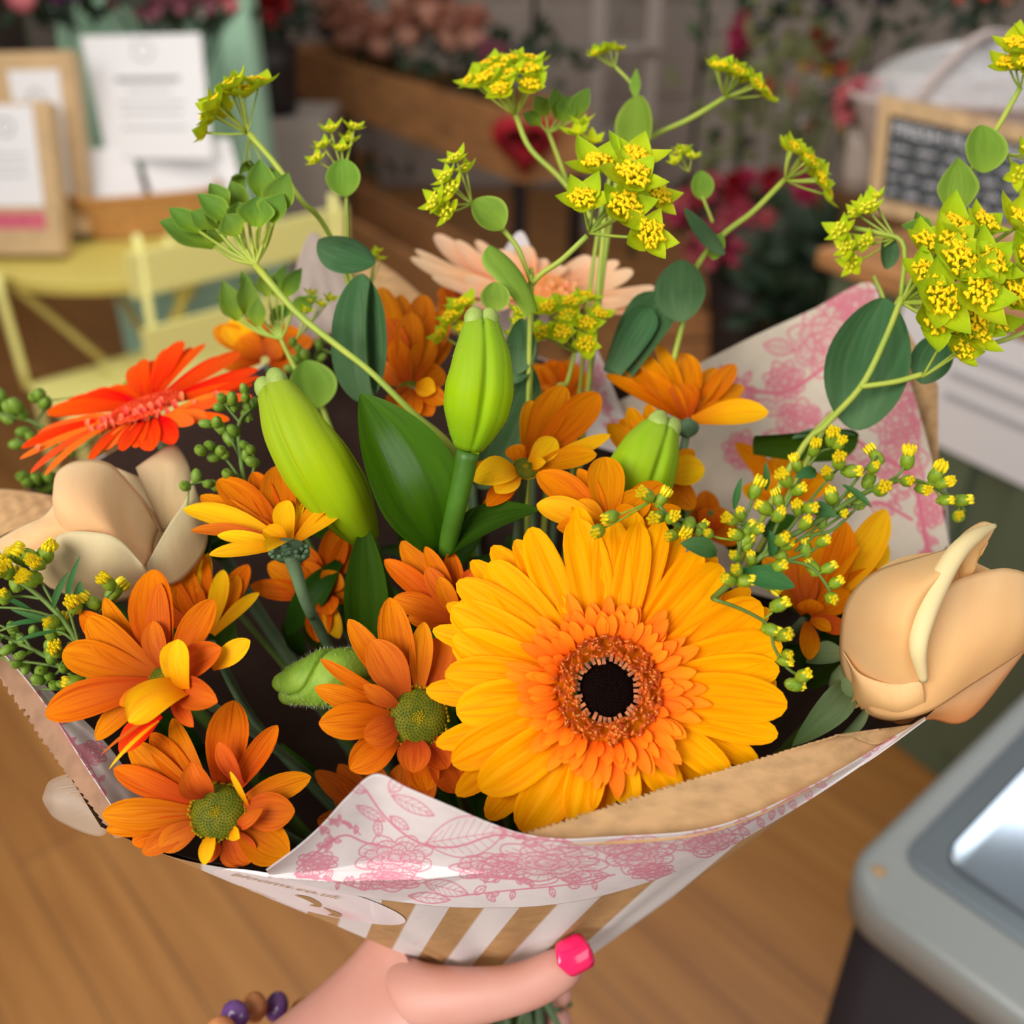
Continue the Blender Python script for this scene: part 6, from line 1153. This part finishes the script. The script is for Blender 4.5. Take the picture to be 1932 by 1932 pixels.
sheet('kraft_flap', None, [(640, 560, .51), (690, 490, .51), (740, 510, .51), (800, 560, .51), (840, 600, .51)], [(660, 720, .505), (700, 720, .505), (740, 720, .505), (780, 720, .505), (820, 720, .505)], 60, 20, M['kraft'])
sheet('kraft_flap', 'brown kraft rim curling at the left edge', [(-60, 925, .415), (0, 922, .412), (50, 926, .408), (100, 935, .40)], [(-60, 1060, .395), (0, 1012, .39), (50, 990, .385), (100, 965, .385)], 60, 20, M['kraft_shade'] if False else M['kraft'])

# sticker on the wrapping
SA, SB = [], []
for i in range(41):
    th = math.pi * i / 40; cxx, cyy = 584, 1692; rx, ry = 181, 28; sl = .25
    x = -math.cos(th) * rx; SA.append((cxx + x, cyy + sl * x - math.sin(th) * ry)); SB.append((cxx + x, cyy + sl * x + math.sin(th) * ry))
fd = lambda u, v: min(drop(u, v, .0012, .0), .296 + max(0, v - 1660) * .0006) if drop(u, v, .0, -1) > 0 else None
def onwrap(u, v):
    rv, rd = float(np.interp(u, RU, RV)), float(np.interp(u, RU, RDp))
    if v <= rv + 4: return (u, max(v, rv - 4), rd - .0016)
    while v > rv + 4 and (drop(u, v, 0, -1) < 0 or drop(u, v, 0, -1) > .45): v -= 1.5
    return (u, v, (drop(u, v, .0012) if v > rv + 4 else rd - .0016))
SA = [onwrap(u, v) for u, v in SA]; SB = [onwrap(u, v) for u, v in SB]
def fillnone(L_):
    ks = [i for i, p in enumerate(L_) if p[2] is not None]; 
    return [(p[0], p[1], p[2] if p[2] is not None else L_[min(ks, key=lambda k: abs(k - i))][2]) for i, p in enumerate(L_)]
SA = fillnone(SA); SB = fillnone(SB)
stk = thing('sticker', 'oval pale pink sticker with gold lettering on the front of the wrapping', 'sticker', P(*SA[20]))
V, Fc, uv = sheetVF(SA, SB, 160, 24); V = clampV(V, .0012); u, v, d = pix(V)
pr = np.clip(1.2 - np.hypot((u - 640) / 60, (v - 1724 - (u - 640) * .2) / 9), 0, 1) * .5
mk('paper', V, Fc, M['sticker'], stk, uv=uv, attrs={'print': pr})
TV, TF = textmesh('blooms.co.uk', 22)
TV[:, 0] *= 205 / TV[:, 0].max()
pts = []
for x, y, z in TV:
    u = 432 + x + y * .9; v = 1651 + (u - 432) * .225 - y * .36
    q_ = onwrap(u, v); pts.append(P(q_[0], q_[1], q_[2] - .0020))
mk('lettering', pts, TF, M['gold'], stk, smooth=False)
def ribbonpx(pp, wd):
    C = spline(pp, 24); T = np.gradient(C, axis=0); T /= np.linalg.norm(T, axis=1)[:, None]; Nn = np.stack([-T[:, 1], T[:, 0]], 1); k = np.sin(np.linspace(0.1, 3.04, 24))[:, None] * wd / 2
    A = C + Nn * k; B = C - Nn * k; return [P(onwrap(u, v)[0], onwrap(u, v)[1], onwrap(u, v)[2] - .0022) for u, v in np.vstack([A, B])], [[i, i + 1, 25 + i, 24 + i] for i in range(23)]
mb = MB()
for pp, wd in [([(556, 1689), (576, 1694), (592, 1701), (604, 1709), (584, 1708)], 8), ([(610, 1712), (630, 1722), (640, 1728), (618, 1726)], 7)]:
    V, Fc = ribbonpx(pp, wd); mb.add([tuple(x) for x in V], Fc)
mb.build('emblem', M['gold'], stk, smooth=False)

# translucent ribbon loop at the left
m, nt, b_, out = newmat('translucent_ribbon'); b_.inputs['Base Color'].default_value = C3(.52, .42, .33); b_.inputs['Roughness'].default_value = .5; b_.inputs['Alpha'].default_value = .38; M['ribbon'] = m
M['ribbon_vein'] = mat('ribbon_print', C3(.5, .36, .28), .6)
rb = thing('ribbon_loop', 'translucent cream ribbon loop poking out of the left side of the wrapping', 'ribbon', P(150, 1520, .33))
RA = [(82, 1500, .328), (92, 1475, .328), (120, 1462, .328), (150, 1456, .328), (185, 1500, .326), (205, 1540, .324)]; RB = [(84, 1508, .328), (95, 1535, .328), (130, 1556, .327), (165, 1570, .326), (190, 1573, .325), (206, 1560, .324)]
V, Fc, uv = sheetVF(RA, RB, 30, 14, bulge=.004); o = mk('loop', V, Fc, M['ribbon'], rb, uv=uv)
V, Fc, uv = sheetVF([(u + 4, v + 6, d + .004) for u, v, d in RA], [(u + 2, v + 4, d + .004) for u, v, d in RB], 30, 14, bulge=-.004); o = mk('loop', V, Fc, M['ribbon'], rb, uv=uv)
mb = MB()
for k in range(6): mb.add(*tubeVF([P(190, 1548 - k * 3, .3235), P(165 - k * 2, 1535 - k * 10, .323), P(140 - k * 6, 1530 - k * 11 + 12, .3245)], .00018, 4, 8))
mb.build('vein_print', M['ribbon_vein'], rb)

# cut stem ends below the tie
random.seed(2)
for i in range(9):
    dx, dy = random.uniform(-22, 26), random.uniform(-.008, .008)
    o = tube('stem_end', [P(972 + dx, 1862, .456 + dy), P(935 + dx * 1.3, 1960, .465 + dy), P(915 + dx * 1.8, 2120, .48 + dy)], .0030 + random.uniform(-.0006, .0008), M['lleaf'] if i % 3 else M['cstem'], None, n=8)
    tag(o, 'cut green flower stem below the hand, one of the bundle', 'flower stem', 'cut stems under the tie')

# ------------------------------------------------------------------ hand, arm and bracelet
m, nt, b_, out = newmat('skin'); L = nt.links.new
tc = N(nt, 'ShaderNodeTexCoord'); nz = N(nt, 'ShaderNodeTexNoise'); nz.inputs['Scale'].default_value = 45; nz.inputs['Detail'].default_value = 4; L(tc.outputs['Object'], nz.inputs['Vector'])
mx = N(nt, 'ShaderNodeMix', data_type='RGBA'); mx.inputs[6].default_value = C3(.62, .33, .27); mx.inputs[7].default_value = C3(.55, .24, .18); L(nz.outputs['Fac'], mx.inputs[0]); L(mx.outputs[2], b_.inputs['Base Color'])
b_.inputs['Roughness'].default_value = .5; b_.inputs['Subsurface Weight'].default_value = .15; b_.inputs['Subsurface Radius'].default_value = (.01, .004, .002); b_.inputs['Subsurface Scale'].default_value = .5; M['skin'] = m
M['nail'] = mat('hot_pink_nail_polish', C3(.92, .012, .12), .18, coat=.6)
J = {}; E = []; RD = []
def jt(k, u, v, d, r, par=None):
    J[k] = len(RD); RD.append((P(u, v, d), r))
    if par is not None: E.append((J[par], J[k]))
jt('wrist', 655, 1955, .392, .032)
jt('palm', 760, 1890, .400, .025, 'wrist'); jt('knuck', 835, 1890, .450, .019, 'palm')
jt('fore1', 540, 2090, .382, .029, 'wrist'); jt('fore2', 400, 2270, .37, .034, 'fore1'); jt('fore3', 200, 2500, .34, .040, 'fore2')
jt('t0', 775, 1888, .380, .0158, 'palm'); jt('t1', 865, 1884, .372, .0118, 't0'); jt('t2', 955, 1872, .370, .0098, 't1'); jt('t2b', 1010, 1855, .370, .0094, 't2'); jt('t3', 1060, 1828, .370, .0088, 't2b'); jt('t4', 1096, 1806, .371, .0058, 't3')
for i, (v0, dd) in enumerate([(1862, 0), (1912, .004), (1960, .006), (2006, .008)]):   # four fingers closing round the far side of the stems
    s = 1 - .1 * abs(i - 1); jt(f'f{i}a', 860, v0, .478 + dd, .0095 * s, 'knuck'); jt(f'f{i}b', 945, v0 + 6, .494 + dd, .0085 * s, f'f{i}a'); jt(f'f{i}c', 1035, v0 + 10, .486 + dd, .0078 * s, f'f{i}b'); jt(f'f{i}d', 1062, v0 + 14, .462 + dd, .0068 * s, f'f{i}c')
pr = thing('person', 'bare forearm and hand with a hot pink thumbnail gripping the bouquet', 'person', RD[0][0])
me = bpy.data.meshes.new('body'); o0 = RD[0][0]; me.from_pydata([tuple(p - o0) for p, r in RD], E, []); me.update()
bo = bpy.data.objects.new('body', me); COL.objects.link(bo); bo.parent = pr
md = bo.modifiers.new('skin', 'SKIN'); md.use_smooth_shade = True; md.branch_smoothing = .6
for i, (p, r) in enumerate(RD): me.skin_vertices[0].data[i].radius = (r, r); me.skin_vertices[0].data[i].use_root = (i == 0)
bo.modifiers.new('sub', 'SUBSURF').levels = 3; bo.modifiers['sub'].render_levels = 3; me.materials.append(M['skin'])
# thumb nail: curved shield on the camera side
na = (P(1112, 1790, .37) - P(1052, 1822, .37)).normalized(); nn = CN(-.15, .20, 1); sd = na.cross(nn).normalized(); V = []
for i in range(14):
    t_ = i / 13; c = P(1052, 1820, .3608).lerp(P(1114, 1788, .3640), t_); wd = .0066 * (math.sqrt(max(.05, 1 - (1 - min(1, t_ / .28)) ** 2)) if t_ < .75 else math.sqrt(max(0.02, 1 - ((t_ - .75) / .25) ** 2.4)))
    for j in range(9):
        x = j / 4 - 1; V.append(tuple(c + sd * x * wd - nn * (x * x * .0024 + (t_ - .4) ** 2 * .003) + nn * .0010))
o = mk('thumb_nail', V, gridf(9, 14), M['nail'], pr); md = o.modifiers.new('t', 'SOLIDIFY'); md.thickness = .0008
o['label'] = 'hot pink polished nail'
M['bead_o'] = mat('amber_bead', C3(.62, .25, .09), .3, coat=.3, noise=.3, nscale=150); M['bead_p'] = mat('purple_bead', C3(.14, .06, .24), .25, coat=.5); M['bead_g'] = mat('grey_bead', C3(.35, .25, .22), .35)
br = thing('bracelet', 'bracelet of amber and purple round beads on the wrist', 'bracelet', P(500, 1960, .398))
Wc = P(562, 2046, .388); f1 = CN(-.82, .57, 0); f2 = (CN(0, 0, 1) * .92 + CN(.6, -.8, 0) * .40); f2 = (f2 - f1 * f2.dot(f1)).normalized()
pat = ['bead_o', 'bead_p', 'bead_o', 'bead_p', 'bead_g', 'bead_o', 'bead_p', 'bead_o']
C_ = P(497, 1962, .392)
nb = 20
for i in range(nb):
    an = i * 2 * math.pi / nb; c = Wc + (f1 * math.cos(an) + f2 * math.sin(an)) * .037
    V, Fc = ballVF(c, .0062, frame(f1 * math.cos(an + 1.57) + f2 * math.sin(an + 1.57)), (1, 1, .72), 14, 10); mk('bead', V, Fc, M[pat[i % len(pat)]], br)
